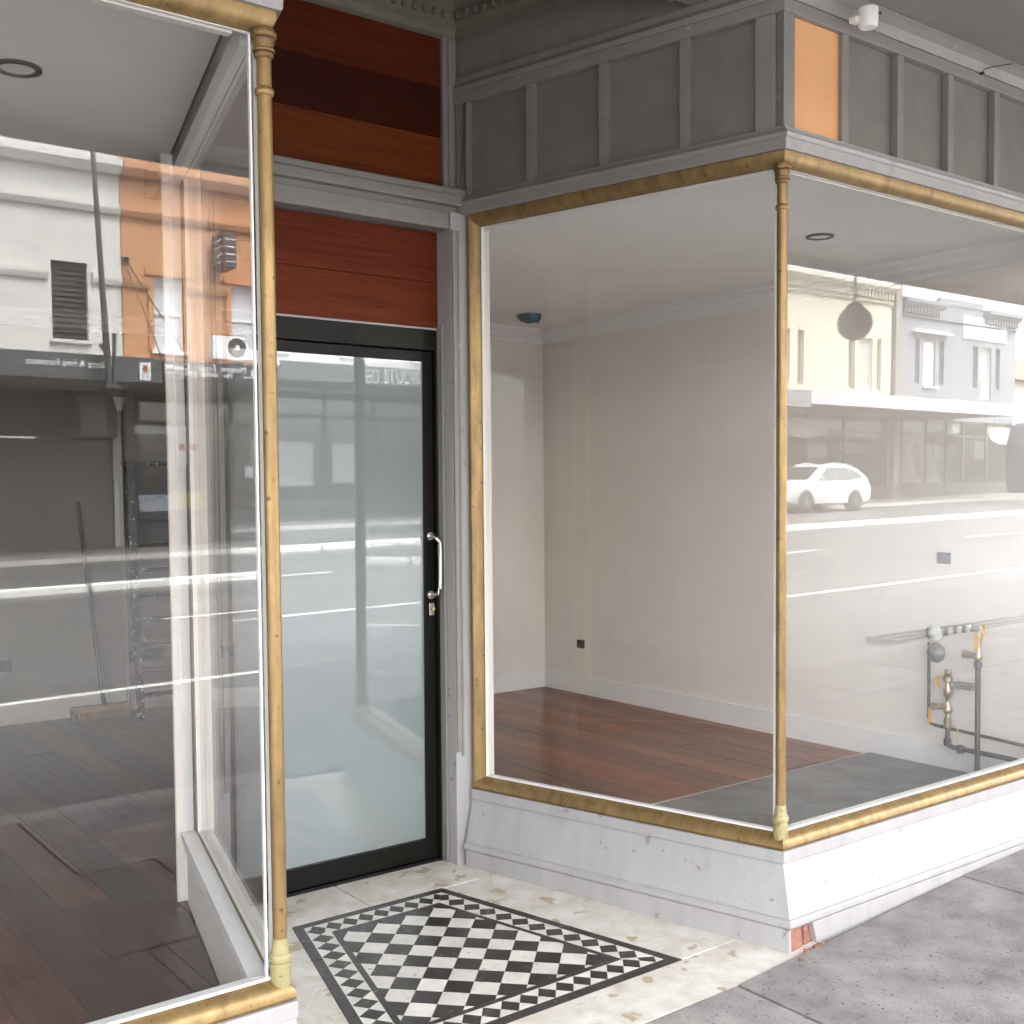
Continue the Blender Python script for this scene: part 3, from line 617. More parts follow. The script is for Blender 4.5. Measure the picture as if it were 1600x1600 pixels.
# sockets
def socket(loc, face, label):
    t_ = thing('power_outlet', loc, label, 'power outlet', 'black power outlets')
    x, y, z = loc
    if face == 'y':
        box('plate', BLACKP, t_, (x - .058, x + .058, y - .011, y, z - .036, z + .036), .003)
        for dx in (-.028, .028): box('switch', BLACKP, t_, (x + dx - .008, x + dx + .008, y - .014, y - .0112, z + .008, z + .026), .001)
    else:
        box('plate', BLACKP, t_, (x - .011, x, y - .036, y + .036, z - .028, z + .028), .003)
        for dy in (-.018, .018): box('switch', BLACKP, t_, (x - .014, x - .0112, y + dy - .008, y + dy + .008, z + .008, z + .026), .001)
socket((-1.31, YL - .001, .465), 'y', 'black power outlet on the dark room wall, away from the ladder')
socket((-.50, YL - .001, .45), 'y', 'black power outlet behind the ladder rails, nearer the broom')
socket((-.375, YL - .001, .452), 'y', 'black power outlet behind the ladder, next to another outlet')
socket((XW - .001, 3.48, .445), 'x', 'black power outlet low on the pale wall above the red timber floor')
socket((XW - .001, .72, 1.155), 'x', 'black power outlet above the pipework on the white wall')
# smoke alarm wrapped in blue film, downlights
BLUE = mat('blue_plastic_wrap', (.04, .16, .22), .35, var=.3, scale=30)
sm = thing('smoke_alarm', (1.57, 3.33, CE), 'smoke alarm wrapped in blue plastic on the white ceiling', 'smoke alarm')
MB().lathe([(0, 0), (.062, 0), (.066, -.012), (.058, -.03), (.0, -.034)], (1.57, 3.33, CE), 20).build('alarm_body', WHITEG, sm, smooth=True)
rg = []
for k, (rr, z) in enumerate(((.066, -.001), (.078, -.008), (.074, -.028), (.055, -.045), (.0, -.052))):
    rg.append([(1.57 + rr * (1 + .1 * math.sin(5 * a + k)) * math.cos(a), 3.33 + rr * (1 + .1 * math.sin(5 * a + k)) * math.sin(a), CE + z + .006 * math.sin(4 * a + 2 * k)) for a in [2 * math.pi * j / 22 for j in range(22)]])
MB().loft(rg).build('plastic_wrap', BLUE, sm, smooth=True)
def downlight(x, y, label):
    t_ = thing('downlight', (x, y, CE), label, 'downlight', 'recessed downlights')
    MB().lathe([(.062, .0), (.062, -.006), (.048, -.008), (.044, -.002), (.044, .0)], (x, y, CE - .0005), 28).build('trim_ring', mat('dark_trim', (.05, .048, .045), .4), t_, smooth=True)
    MB().lathe([(0, -.0005), (.0445, -.0005), (.0445, -.003), (0, -.003)], (x, y, CE - .0005), 28).build('diffuser', PUTTY, t_)
downlight(-2.155, .787, 'dark-rimmed downlight in the ceiling of the room with the ladder')
downlight(1.264, .82, 'dark-rimmed downlight in the ceiling over the grey tiled window floor')
# broom
br = thing('broom', (-.77, 4.74, FL), 'long-handled broom leaning on the wall of the dark room', 'broom')
DKW = mat('dark_handle_wood', (.03, .024, .015), .5, var=.2, scale=20)
MB().tube([(-.742, 4.76, FL + .07), (-.79, 4.83, .8), (-.838, 4.885, 1.46)], .0135, 10).build('handle', DKW, br, smooth=True)
box('broom_head', mat('broom_wood', (.42, .25, .09), .6, var=.2), br, (-.95, -.59, 4.72, 4.785, FL + .05, FL + .085), .006)
bm_ = MB()
for k in range(44):
    for j in range(3):
        x = -.945 + k * .0081; y = 4.73 + j * .02; bm_.tube([(x, y, FL + .0505), (x + random.uniform(-.008, .008), y + random.uniform(-.02, .01), FL + .002)], .003, 4)
bm_.build('bristles', mat('straw_bristle', (.30, .17, .06), .8, var=.2), br, kind='stuff')
# stepladder folded against the wall
ALU = mat('paint_spattered_ladder', (.022, .02, .015), .6, var=.4, scale=14, spots=(.62, .60, .56), spot_scale=30, spot_amt=.10)
ld = thing('stepladder', (-.42, 4.6, FL), 'paint-spattered stepladder leaning folded against the wall beside the broom', 'ladder')
bl, br_, tl, tr_ = Vector((-.60, 4.50, FL)), Vector((-.10, 4.50, FL)), Vector((-.545, 4.80, 1.69)), Vector((-.25, 4.80, 1.69))
MB().bar(bl, tl, .034, .06).build('rail', ALU, ld); MB().bar(br_, tr_, .034, .06).build('rail', ALU, ld)
for k in range(1, 10):
    t_ = k / 10.3; a, b_ = bl.lerp(tl, t_), br_.lerp(tr_, t_)
    MB().box(a.x, b_.x, a.y - .03, a.y + .03, a.z - .012, a.z + .010).build('tread', ALU, ld, .002)
MB().box(-.57, -.225, 4.74, 4.86, 1.69, 1.715).build('top_step', ALU, ld, .006)
for xa, xb in ((-.535, -.50), (-.13, -.26)): MB().bar((xa, 4.66, FL), (xb, 4.855, 1.66), .018, .03).build('rear_leg', ALU, ld)
for z in (.45, .95): MB().bar((-.53, 4.66 + z * .1, z), (-.14, 4.66 + z * .1, z), .012, .02).build('brace', ALU, ld)
MB().bar((-.55, 4.60, .62), (-.47, 4.74, .52), .012, .05).build('spreader', mat('white_bracket', (.6, .6, .58), .5), ld)
po = thing('extension_pole', (-.57, 4.86, FL), 'pale painting pole with a scraper head standing behind the ladder', 'pole')
MB().tube([(-.575, 4.80, FL), (-.567, 4.87, 1.3)], .013, 10).build('lower_tube', mat('pale_pole', (.35, .35, .34), .45, var=.2), po)
MB().tube([(-.567, 4.87, 1.3), (-.561, 4.89, 2.04)], .010, 10).build('upper_tube', mat('pale_pole', (.35, .35, .34)), po)
MB().prism([(-.575, 4.885, 2.04), (-.547, 4.885, 2.04), (-.52, 4.885, 2.13), (-.602, 4.885, 2.13)], (0, .008, 0)).build('scraper_head', PUTTY, po)
# gas pipework on the white wall
BRZ = mat('old_brass_fitting', (.48, .40, .28), .35, metal=.8, var=.3, scale=40)
PIPE = mat('dark_pipe_paint', (.085, .075, .075), .5, var=.25, scale=30)
YEL = mat('yellow_handle', (.72, .40, .05), .5)
gx = 2.05
gm = thing('gas_manifold', (gx, .55, FL), 'gas pipes with brass valves, regulator and yellow handles on the white wall', 'gas pipework')
MB().tube([(gx, .757, .74), (gx, .755, .36), (gx, .745, .337), (gx, .725, .330), (gx, .06, .295)], .008, 8).build('pipe', PIPE, gm, smooth=True)
MB().tube([(gx - .02, .639, .33), (gx - .02, .639, .262), (gx - .02, .632, .246), (gx - .02, .61, .241), (gx - .02, .06, .232)], .0115, 10).build('pipe', PIPE, gm, smooth=True)
MB().tube([(gx - .06, .46, .665), (gx - .06, .458, FL + .002)], .0125, 12).build('pipe', PIPE, gm, smooth=True)
for y, z, hgt in ((.46, .655, .03), (.57, .2385, 0), (.639, .262, 0)):
    if hgt: MB().lathe([(0, 0), (.0185, 0), (.0185, .02), (.016, .026), (0, .03)], (gx - .06, y, z), 12).build('collar', PIPE, gm)
    else: MB().lathe([(0, -.018), (.017, -.018), (.019, 0), (.017, .018), (0, .018)], (gx - .02, y, z), 10).build('collar', PIPE, gm)
v = MB().lathe([(0, 0), (.014, 0), (.019, .005), (.019, .045), (.014, .05), (.013, .07), (.021, .08), (.021, .10), (.013, .11), (.013, .15), (.02, .16), (.023, .19), (.015, .21), (.015, .225), (.024, .23), (.024, .25), (.014, .262), (.018, .27), (.018, .285), (0, .287)], (gx - .02, .639, .33), 12).build('valve_stack', BRZ, gm, smooth=True)
MB().tube([(gx - .02, .639, .43), (gx - .02, .70, .43), (gx - .02, .722, .425)], [.013, .017, .02], 10).build('branch_valve', BRZ, v, smooth=True)
MB().bar((gx - .03, .728, .42), (gx - .03, .730, .345), .005, .016).build('valve_handle', YEL, v)
MB().bar((gx - .03, .690, .585), (gx - .03, .692, .515), .005, .016).build('valve_handle', YEL, v)
MB().box(gx - .045, gx, .50, .60, .535, .565).build('cover_box', mat('grey_steel_box', (.22, .22, .21), .5, metal=.3), gm, .004)
rg = MB().loft([[(gx - .02 - e, .70 + rr * math.cos(a * math.pi / 10), .695 + rr * math.sin(a * math.pi / 10)) for a in range(20)] for rr, e in ((.0, 0), (.046, 0), (.05, .01), (.046, .02), (.02, .045), (.0, .05))]).build('regulator', mat('regulator_grey', (.16, .16, .16), .45, metal=.4), gm, smooth=True)
rg2 = MB().loft([[(gx - .02 - e, .71 + rr * math.cos(a * math.pi / 10), .79 + rr * math.sin(a * math.pi / 10)) for a in range(20)] for rr, e in ((.0, 0), (.04, 0), (.044, .012), (.03, .03), (.014, .045), (.0, .047))]).build('regulator', mat('meter_white', (.62, .62, .60), .45), gm, smooth=True)
MB().tube([(gx - .02, .67, .80), (gx - .02, .47, .835)], .016, 10).build('header_pipe', mat('meter_white', (.62, .62, .60)), gm, smooth=True)
for y in (.63, .58, .535): MB().lathe([(0, -.02), (.02, -.018), (.024, 0), (.02, .018), (0, .02)], (gx - .02, y, .82 - (y - .58) * .2), 10).build('union', mat('meter_white', (.62, .62, .60)), gm, smooth=True)
v2 = MB().lathe([(0, 0), (.015, 0), (.02, .008), (.02, .03), (.014, .04), (.014, .09), (.019, .10), (.019, .135), (0, .14)], (gx - .06, .46, .685), 12).build('valve_stack', BRZ, gm, smooth=True)
MB().tube([(gx - .06, .46, .705), (gx - .06, .51, .708), (gx - .06, .535, .708)], [.012, .017, .02], 10).build('branch_valve', BRZ, v2, smooth=True)
MB().bar((gx - .085, .455, .815), (gx - .085, .455, .735), .006, .02).build('valve_handle', YEL, v2); MB().bar((gx - .07, .425, .86), (gx - .07, .422, .80), .005, .014).build('valve_handle', YEL, v2)
MB().tube([(gx - .02, .60, .35), (gx - .02, .585, .33), (gx - .02, .583, .27)], .003, 6).build('tag_wire', mat('yellow_tag', (.6, .55, .1), .6), gm)
# small fittings under the soffit
sc_ = thing('sensor_lamp', (.29, -.11, 3.03), 'small white cylindrical sensor lamp under the soffit above the orange panel', 'sensor')
MB().lathe([(0, 0), (.026, 0), (.031, .006), (.033, .035), (.033, .062), (.028, .066), (0, .067)], (.30, -.115, 3.028), 24).build('lamp_body', WHITEG, sc_, smooth=True)
box('mounting_arm', WHITEG, sc_, (.255, .29, -.10, -.07, 3.046, 3.066), .004)
box('clip', BLACKP, sc_, (.318, .326, -.149, -.144, 3.067, 3.075))
hk = thing('wire_hook', (1.17, -.04, 3.09), 'thin black wire hook sticking out of the bed mould under the soffit', 'hook')
MB().tube([(1.12, -.045, 3.078), (1.12, -.047, 3.088), (1.15, -.06, 3.10), (1.23, -.10, 3.118)], .0022, 6).build('wire', BLACKP, hk)
box('screw_eye', BLACKP, hk, (1.115, 1.125, -.048, -.034, 3.072, 3.080))
gl = thing('globe_lamp', (3.93, -2.6, 2.46), 'round opal globe lamp hanging on a short rod from the awning edge', 'globe lamp')
MB().lathe([(0, -.125)] + [(.125 * math.cos(q), .125 * math.sin(q)) for q in [R(-80 + k * 12.5) for k in range(13)]] + [(.05, .118), (0, .118)], (3.93, -2.6, 2.655), 24).build('globe', mat('opal_globe', (.36, .36, .35), .35), gl, smooth=True)
MB().lathe([(0, .11), (.056, .11), (.062, .12), (.052, .132), (.02, .15), (.009, .16), (.009, .488), (0, .488)], (3.93, -2.6, 2.655), 16).build('gallery_and_rod', mat('grey_metal', (.2, .2, .2), .5), gl, smooth=True)

# ------------------------------------------------------------------ the other side of the street (seen reflected in the glass)
YF, YA = -28.0, -24.6
DARKG = mat('dark_shop_interior', (.045, .043, .042), .6, var=.3, scale=.7)
FRAME = mat('dark_shop_frame', (.07, .068, .065), .5)
WFR = mat('white_window_frame', (.78, .78, .78), .5)
BLIND = mat('pale_blind', (.62, .64, .68), .6, var=.08, scale=3)
def render(n, c): return mat(n, c, .8, var=.06, scale=.6)
def terrace(x0, x1, M, ztop, label, wins=(), belts=(), name='terrace_building', shop_top=None):
    g0 = zr((x0 + x1) / 2) - .2; xm = (x0 + x1) / 2
    T = thing(name, (xm, YF - 4, g0), label, 'building', 'two-storey shops across the street')
    zs = shop_top or 4.35 + .0 * xm
    holes = [(a[0], a[1], a[2], a[3]) for a in wins]
    holed(x0 + .01, x1 - .01, zs, ztop, YF - .25, YF, holes).build('wall', M, T)
    box('side_wall', M, T, (x0 + .012, x0 + .25, YF - 8, YF - .251, g0, ztop - .3)); box('side_wall', M, T, (x1 - .25, x1 - .012, YF - 8, YF - .251, g0, ztop - .3))
    box('roof', KERB, T, (x0 + .251, x1 - .251, YF - 8, YF - .251, ztop - .9, ztop - .7))
    box('floor_slab', KERB, T, (x0 + .251, x1 - .251, YF - 8, YF - .251, zs - .1, zs + .1))
    for b in belts:
        z0, z1, dp = b[:3]; xa, xb = (b[3], b[4]) if len(b) > 3 else (x0 + .01, x1 - .01)
        segs = [(xa, xb)]
        for h in wins:
            if h[2] < z1 and h[3] > z0: segs = [q for sgm in segs for q in ((sgm[0], min(sgm[1], h[0] - .1)), (max(sgm[0], h[1] + .1), sgm[1])) if q[1] - q[0] > .05]
        for a, b_ in segs: MB().prism([(a, YF, z0), (a, YF + dp * .6, z0), (a, YF + dp, (z0 + z1) / 2), (a, YF + dp, z1), (a, YF, z1)], (b_ - a, 0, 0)).build('string_course', M, T)
    for a in wins:
        kind = a[4] if len(a) > 4 else 'sash'
        Mi = {'sash': BLIND, 'dark': mat('weathered_board', (.055, .05, .048), .7, var=.2, scale=2), 'white': mat('white_blind', (.80, .80, .80), .6), 'door': mat('pale_door', (.45, .45, .42), .6), 'slot': mat('slot_glass', (.22, .22, .21), .3)}[kind]
        w_ = box('window' if kind != 'door' else 'balcony_door', Mi, T, (a[0], a[1], YF - .2, YF - .17, a[2], a[3]))
        fr = MB(); t_ = .05
        for q in ((a[0], a[0] + t_, a[2], a[3]), (a[1] - t_, a[1], a[2], a[3]), (a[0] + t_, a[1] - t_, a[3] - t_, a[3]), (a[0] + t_, a[1] - t_, a[2], a[2] + t_)): fr.box(q[0], q[1], YF - .17, YF - .10, q[2], q[3])
        if kind in ('sash', 'white'):
            zm = a[2] + (a[3] - a[2]) * .5; fr.box(a[0] + t_, a[1] - t_, YF - .165, YF - .12, zm - .025, zm + .025)
            if kind == 'sash': xm_ = (a[0] + a[1]) / 2; fr.box(xm_ - .012, xm_ + .012, YF - .165, YF - .14, a[2] + t_, zm - .025)
        if kind == 'dark':
            for k in range(14): box('louvre', Mi, w_, (a[0] + .03, a[1] - .03, YF - .165, YF - .13, a[2] + .06 + k * (a[3] - a[2] - .12) / 14, a[2] + .13 + k * (a[3] - a[2] - .12) / 14))
        else: fr.build('frame', WFR if kind != 'slot' else M, w_)
        if kind in ('sash', 'dark', 'white'): box('sill', WFR if kind != 'dark' else M, w_, (a[0] - .08, a[1] + .08, YF - .12, YF + .10, a[2] - .09, a[2] - .001))
        if kind == 'sash':
            ar = MB(); ar.box(a[0] - .16, a[0] - .002, YF + .001, YF + .05, a[2], a[3] + .002); ar.box(a[1] + .002, a[1] + .16, YF + .001, YF + .05, a[2], a[3] + .002); ar.box(a[0] - .22, a[1] + .22, YF + .001, YF + .09, a[3] + .003, a[3] + .16)
            ar.build('architrave', M, w_)
    return T
def awning(T, x0, x1, z0, z1, M, soff=None):
    a = box('awning_fascia', M, T, (x0, x1, YA - .06, YA, z0, z1), .01)
    box('awning_deck', soff or mat('awning_underside', (.33, .32, .31), .8), a, (x0 + .01, x1 - .01, YF + .001, YA - .061, z0 + .06, z0 + .14))
    return a
def shopfront(T, x0, x1, g, top, mull, M=FRAME, back=DARKG, stall=.45):
    for q in (x0, x1 - .26): box('shop_pier', mat('grey_pier', (.16, .155, .15), .7), T, (q + .012, q + .248, YF - .35, YF + .02, g - .1, 4.349))
    s = box('shop_back', back, T, (x0 + .26, x1 - .26, YF - 3.2, YF - 3.1, g, top))
    box('shop_glass', GLASSO, s, (x0 + .26, x1 - .26, YF - .06, YF - .05, g + stall, top - .05))
    mb = MB(); n = len(mull)
    for xm in mull: mb.box(xm - .06, xm + .06, YF - .1, YF - .01, g, top)
    mb.box(x0 + .26, x1 - .26, YF - .09, YF - .015, top - .9, top - .8)
    mb.build('mullions', M, s); box('stall_riser', M, s, (x0 + .26, x1 - .26, YF - .12, YF - .005, g, g + stall)); return s
ORW = render('apricot_render', (.52, .27, .135)); WHR = render('white_render', (.60, .595, .56)); CRR = render('cream_render', (.56, .54, .43)); GRR = render('blue_grey_render', (.23, .25, .275)); PALE = render('pale_grey_render', (.62, .63, .62)); BUF = render('buff_render', (.60, .52, .42))
FAS = mat('charcoal_fascia', (.085, .088, .088), .5, var=.08); PINK = mat('pale_pink_fascia', (.62, .50, .535), .5, var=.05, scale=.5); INK = mat('white_lettering', (.82, .82, .82), .5)
belt = [(9.95, 10.28, .38), (8.90, 9.16, .18), (7.04, 7.30, .14)]
T0 = terrace(-9, 1.2, PALE, 10.7, 'pale two-storey shop with STUDIO in white serif letters on its awning', [(-7.6, -6.7, 5.4, 7.4), (-5.0, -4.1, 5.4, 7.4), (-2.6, -1.7, 5.5, 7.5)], belt)
a0 = awning(T0, -9, 1.2, 4.02, 4.66, FAS); shopfront(T0, -9, 1.2, zr(-4), 4.3, [-8, -6, -4, -3, -1, .5])
lettering('EO STUDIO', INK, a0, -.36, -1.90, 4.08, 4.47, YA + .006)
T1 = terrace(1.2, 7.17, WHR, 10.75, 'white rendered shop with a boarded upper window and Antique & Fine Furniture awning', [(2.6, 3.5, 5.54, 7.55, 'dark'), (5.37, 6.28, 5.54, 7.55, 'dark')], belt)
a1 = awning(T1, 1.2, 6.96, 4.19, 4.79, FAS); lettering('Antique & Fine Furniture', INK, a1, 5.83, 3.84, 4.43, 4.64, YA + .006)
box('sign_chair_card', mat('poster_white', (.72, .74, .76), .6), a1, (6.41, 6.68, YA + .001, YA + .02, 4.25, 4.67))
ch = MB(); ch.box(6.47, 6.50, YA + .021, YA + .026, 4.29, 4.44); ch.box(6.59, 6.62, YA + .021, YA + .026, 4.29, 4.44); ch.box(6.46, 6.63, YA + .021, YA + .027, 4.42, 4.445); ch.build('chair_drawing_legs', mat('chair_grey', (.35, .35, .35)), a1)
MB().loft([[(6.545 + rr * math.cos(k * math.pi / 10), YA + .0215 + e, 4.53 + 1.25 * rr * math.sin(k * math.pi / 10)) for k in range(20)] for rr, e in ((.065, 0), (.06, .005))]).build('chair_drawing_back', mat('chair_brown', (.35, .12, .05)), a1)
ro = box('roller_shutter', mat('grey_shutter', (.13, .128, .125), .6, var=.1, scale=.8), T1, (1.46, 6.9, YF - .4, YF - .3, zr(4), 2.98))
for k in range(28): box('shutter_slat', mat('grey_shutter', (.13, .128, .125)), ro, (1.47, 6.89, YF - .299, YF - .285, zr(4) + .05 + k * .102, zr(4) + .14 + k * .102))
sg = box('shop_sign_board', mat('brown_sign', (.13, .10, .085), .6), T1, (1.46, 6.95, YF - .02, YF + .06, 3.02, 4.12)); SI = mat('faded_sign_letters', (.22, .19, .17), .6)
lettering("Wood 'n", SI, sg, 4.95, 3.5, 3.83, 4.03, YF + .066); lettering('Interior & Furniture', SI, sg, 5.62, 2.6, 3.60, 3.80, YF + .066); lettering('antique & fine furniture', SI, sg, 5.5, 2.1, 3.36, 3.56, YF + .066)
ps = box('chair_poster', mat('faded_poster', (.26, .24, .235), .6), sg, (5.98, 6.68, YF + .061, YF + .075, 3.08, 4.10))
T2 = terrace(7.17, 11.4, ORW, 10.75, 'apricot rendered shop with sash windows and a restaurant awning', [(8.02, 8.84, 5.42, 7.42), (10.23, 11.05, 5.42, 7.42)], belt)
a2 = awning(T2, 6.98, 11.4, 4.30, 4.77, mat('black_fascia', (.03, .03, .032), .5)); lettering('Modern  Fusion  Cuisine', INK, a2, 9.12, 7.02, 4.55, 4.72, YA + .006); lettering('Ph:  8668  5902', INK, a2, 8.75, 7.42, 4.41, 4.53, YA + .006)
MB().loft([[(9.42 + rr * math.cos(k * math.pi / 10), YA + .001 + e, 4.56 + rr * math.sin(k * math.pi / 10)) for k in range(20)] for rr, e in ((.16, 0), (.155, .01))]).build('roundel', INK, a2)
box('fascia_line', INK, a2, (9.02, 9.3, YA + .001, YA + .008, 4.44, 4.455)); box('fascia_line', INK, a2, (7.02, 7.36, YA + .001, YA + .008, 4.47, 4.485))
s2 = shopfront(T2, 7.17, 11.4, zr(9), 4.3, [7.5, 9.4, 10.2, 11.1], back=mat('brown_shop_interior', (.10, .07, .055), .6), stall=1.0)
box('orange_shop_panel', mat('orange_brown_panel', (.30, .11, .055), .6), s2, (7.5, 11.3, YF - .35, YF - .3, 3.15, 4.2))  # plain orange-brown panel behind the shop glass
FOOD = mat('food_photos', (.55, .38, .12), .5, scale=4, col2=(.28, .30, .16)); 
for a, b_, c, d, M in ((8.43, 9.3, 1.08, 1.6, FOOD), (9.40, 10.28, 3.05, 3.52, mat('menu_card', (.40, .37, .28), .6, var=.5, scale=5)), (10.42, 11.1, 3.02, 3.46, mat('menu_text', (.36, .36, .34), .6, var=.4, scale=9)), (7.5, 8.4, 1.06, 1.52, mat('blue_stripe', (.22, .28, .38), .6)), (7.3, 8.6, 3.16, 3.38, PAPER), (10.55, 10.8, 2.0, 2.3, PAPER)): box('poster', M, s2, (a, b_, YF + .001, YF + .012, c, d))
for k in range(16):
    MB().prism([(7.52 + k * .055, YF + .0125, 1.07), (7.54 + k * .055, YF + .0125, 1.07), (7.49 + k * .055 , YF + .0125, 1.51), (7.47 + k * .055, YF + .0125, 1.51)], (0, .002, 0)).build('stripe', INK, s2)
bs = thing('box_sign', (9.8, YF + .5, 7.7), 'black box sign with white lines projecting from the apricot wall', 'sign')
box('sign_box', FRAME, bs, (9.62, 10.0, YF + .15, YF + 1.0, 7.68, 8.62), .02)
for k in range(4): box('white_line', INK, bs, (9.609, 9.619, YF + .25, YF + .9, 7.82 + k * .2, 7.85 + k * .2)); box('white_line', INK, bs, (9.68, 9.94, YF + 1.001, YF + 1.01, 7.82 + k * .2, 7.85 + k * .2))
box('bracket', FRAME, bs, (9.78, 9.84, YF, YF + .15, 8.1, 8.2))
ac = thing('air_conditioner', (9.8, YF + .9, 4.6), 'white air conditioner unit with a round black fan standing on the restaurant awning', 'air conditioner')
box('casing', WFR, ac, (9.33, 10.25, YF + .5, YF + .85, 5.2, 5.83), .02); MB().loft([[(10.02 - .0 + rr * math.cos(k * math.pi / 12), YF + .851 + e, 5.53 + rr * math.sin(k * math.pi / 12)) for k in range(24)] for rr, e in ((.27, 0), (.26, .02))]).build('fan_grille', FRAME, ac)
MB().loft([[(10.02 + rr * math.cos(k * math.pi / 12), YF + .872 + e, 5.53 + rr * math.sin(k * math.pi / 12)) for k in range(24)] for rr, e in ((.07, 0), (.06, .01))]).build('fan_hub', WFR, ac)
for xx in (9.4, 10.15): box('support', FRAME, ac, (xx, xx + .05, YF + .5, YF + .85, 4.52, 5.2))
def stay(xa, za, xb, zb, label):
    t_ = thing('awning_stay', (xb, YA - .3, zb), label, 'awning stay', 'awning stay rods'); MB().tube([(xa, YF, za), (xb, YA - .15, zb)], .018, 6).build('rod', FRAME, t_); box('wall_plate', FRAME, t_, (xa - .07, xa + .07, YF, YF + .05, za - .07, za + .07))
stay(7.25, 7.75, 7.05, 4.74, 'thin rod from the apricot wall down to the restaurant awning'); stay(7.30, 7.75, 7.75, 4.75, 'thin rod from the apricot wall to the awning beside its twin')
pp = thing('forked_pole', (5.55, YA + .35, 4.0), 'dark pole with forked foot standing in front of the Antique & Fine Furniture awning', 'pole')
MB().tube([(5.28, YA + .4, 10.2), (5.45, YA + .4, 6.5), (5.56, YA + .4, 4.05)], [.05, .065, .085], 10).build('shaft', FRAME, pp)
MB().bar((5.70, YA + .4, 5.25), (5.68, YA + .4, 4.05), .06, .09).build('fork_arm', FRAME, pp); MB().bar((5.36, YA + .4, 4.98), (5.55, YA + .4, 4.78), .06, .08).build('fork_arm', FRAME, pp); box('fork_foot', FRAME, pp, (5.45, 5.78, YA + .02, YA + .5, 3.98, 4.06))
T3 = terrace(11.4, 20.5, PALE, 10.9, 'pale grey two-storey shop with blank charcoal awning and posters in its window', [(12.5, 13.3, 5.6, 7.6), (15.2, 16.0, 5.6, 7.6), (18, 18.8, 5.6, 7.6)], belt)
awning(T3, 11.4, 20.5, 4.38, 4.92, FAS); s3 = shopfront(T3, 11.4, 20.5, zr(16), 4.4, [11.9, 14.6, 16.4, 18.6, 20])
for a, b_, c, d in ((13.0, 14.3, 1.3, 2.75), (11.9, 12.4, 1.2, 2.8), (15.0, 16.2, 1.4, 2.7)): box('poster', PAPER, s3, (a, b_, YF - .3, YF - .29, c, d))
T4 = terrace(20.5, 31, BUF, 10.4, 'buff rendered shop with charcoal awning between the grey and cream shops', [(22, 22.9, 5.6, 7.6), (25, 25.9, 5.6, 7.6), (28, 28.9, 5.6, 7.6)], belt)
awning(T4, 20.5, 31.55, 4.25, 4.88, mat('grey_fascia', (.22, .23, .23), .5)); shopfront(T4, 20.5, 31, zr(26), 4.3, [22, 24, 26, 28, 30])
T5 = terrace(31, 41.45, CRR, 10.15, 'cream two-storey shop with dentil cornice and slot windows above a pink awning', [(33.4, 34.45, 5.5, 7.75, 'slot'), (34.95, 35.35, 5.5, 7.75, 'slot'), (38.35, 38.8, 5.5, 7.62, 'slot'), (39.1, 40.05, 5.45, 7.78, 'door'), (40.38, 40.70, 5.5, 7.78, 'slot')], [(9.80, 10.15, .45), (9.30, 9.40, .12)])
for k in range(42): box('dentil', CRR, T5, (31.1 + k * .245, 31.22 + k * .245, YF + .001, YF + .22, 9.5, 9.79))
a5 = awning(T5, 31.56, 41.44, 4.39, 4.91, PINK)
s5 = shopfront(T5, 31, 41.45, zr(36), 4.5, [31.6, 33.6, 35.7, 38.2, 41.0], stall=.75, back=mat('pale_shop_interior', (.28, .27, .26), .6, var=.4, scale=.6))
T6 = terrace(42.0, 51.95, GRR, 9.75, 'blue grey two-storey shop with stepped parapet, hooded window and wall sign', [(43.25, 43.62, 6.0, 8.02, 'slot'), (43.95, 44.9, 5.9, 8.02, 'white'), (45.2, 45.6, 6.0, 8.02, 'slot'), (48.03, 48.5, 6.0, 8.0, 'slot'), (48.78, 49.72, 5.5, 8.0, 'door'), (50.1, 50.5, 6.0, 8.0, 'slot')], [(9.4, 9.75, .4, 42.0, 45.2), (9.4, 9.75, .4, 48.9, 51.95), (8.95, 9.02, .1)])
box('parapet_panel', GRR, T6, (45.2, 48.9, YF - .2, YF + .03, 9.751, 10.05)); box('window_hood', WFR, T6, (42.95, 45.9, YF + .001, YF + .25, 8.28, 8.4), .02)
for k in range(12): box('dentil', GRR, T6, (42.15 + k * .245, 42.27 + k * .245, YF + .001, YF + .22, 9.1, 9.39)); box('dentil', GRR, T6, (49.0 + k * .245, 49.12 + k * .245, YF + .001, YF + .22, 9.1, 9.39))
ws = box('wall_sign', mat('grey_sign', (.47, .50, .54), .6), T6, (47.1, 51.0, YF + .001, YF + .05, 8.30, 9.38)); 
for k, (a, b_) in enumerate(((47.9, 50.3), (48.2, 50.0), (48.5, 49.6))): box('sign_line', INK, ws, (a, b_, YF + .051, YF + .06, 9.0 - k * .2, 9.1 - k * .2))
box('sign_badge', INK, ws, (50.5, 50.9, YF + .051, YF + .06, 8.8, 9.2)); box('sign_badge', INK, ws, (47.2, 47.45, YF + .051, YF + .06, 8.4, 8.75))
for S_, mu in ((s5, (31.6, 33.6, 35.7, 38.2, 41.0)),):
    for k, (xa, xb) in enumerate(zip(mu, mu[1:])):
        box('transom_pane', mat('pale_reflection_transom', (.50, .51, .48), .3, var=.4, scale=1.2), S_, (xa + .1, xb - .1, YF - .16, YF - .13, 3.72, 4.35))  # pale tone stands in for the reflection on the transom glass
        box('display_board', (PAPER, mat('cream_board', (.55, .53, .45), .6))[k % 2], S_, (xa + .3, xb - .7, YF - .5, YF - .45, 2.1 + .2 * k, 2.9 + .1 * k))
a6 = awning(T6, 41.46, 46.65, 4.39, 4.91, PINK); RED = mat('rose_lettering', (.62, .25, .33), .6)
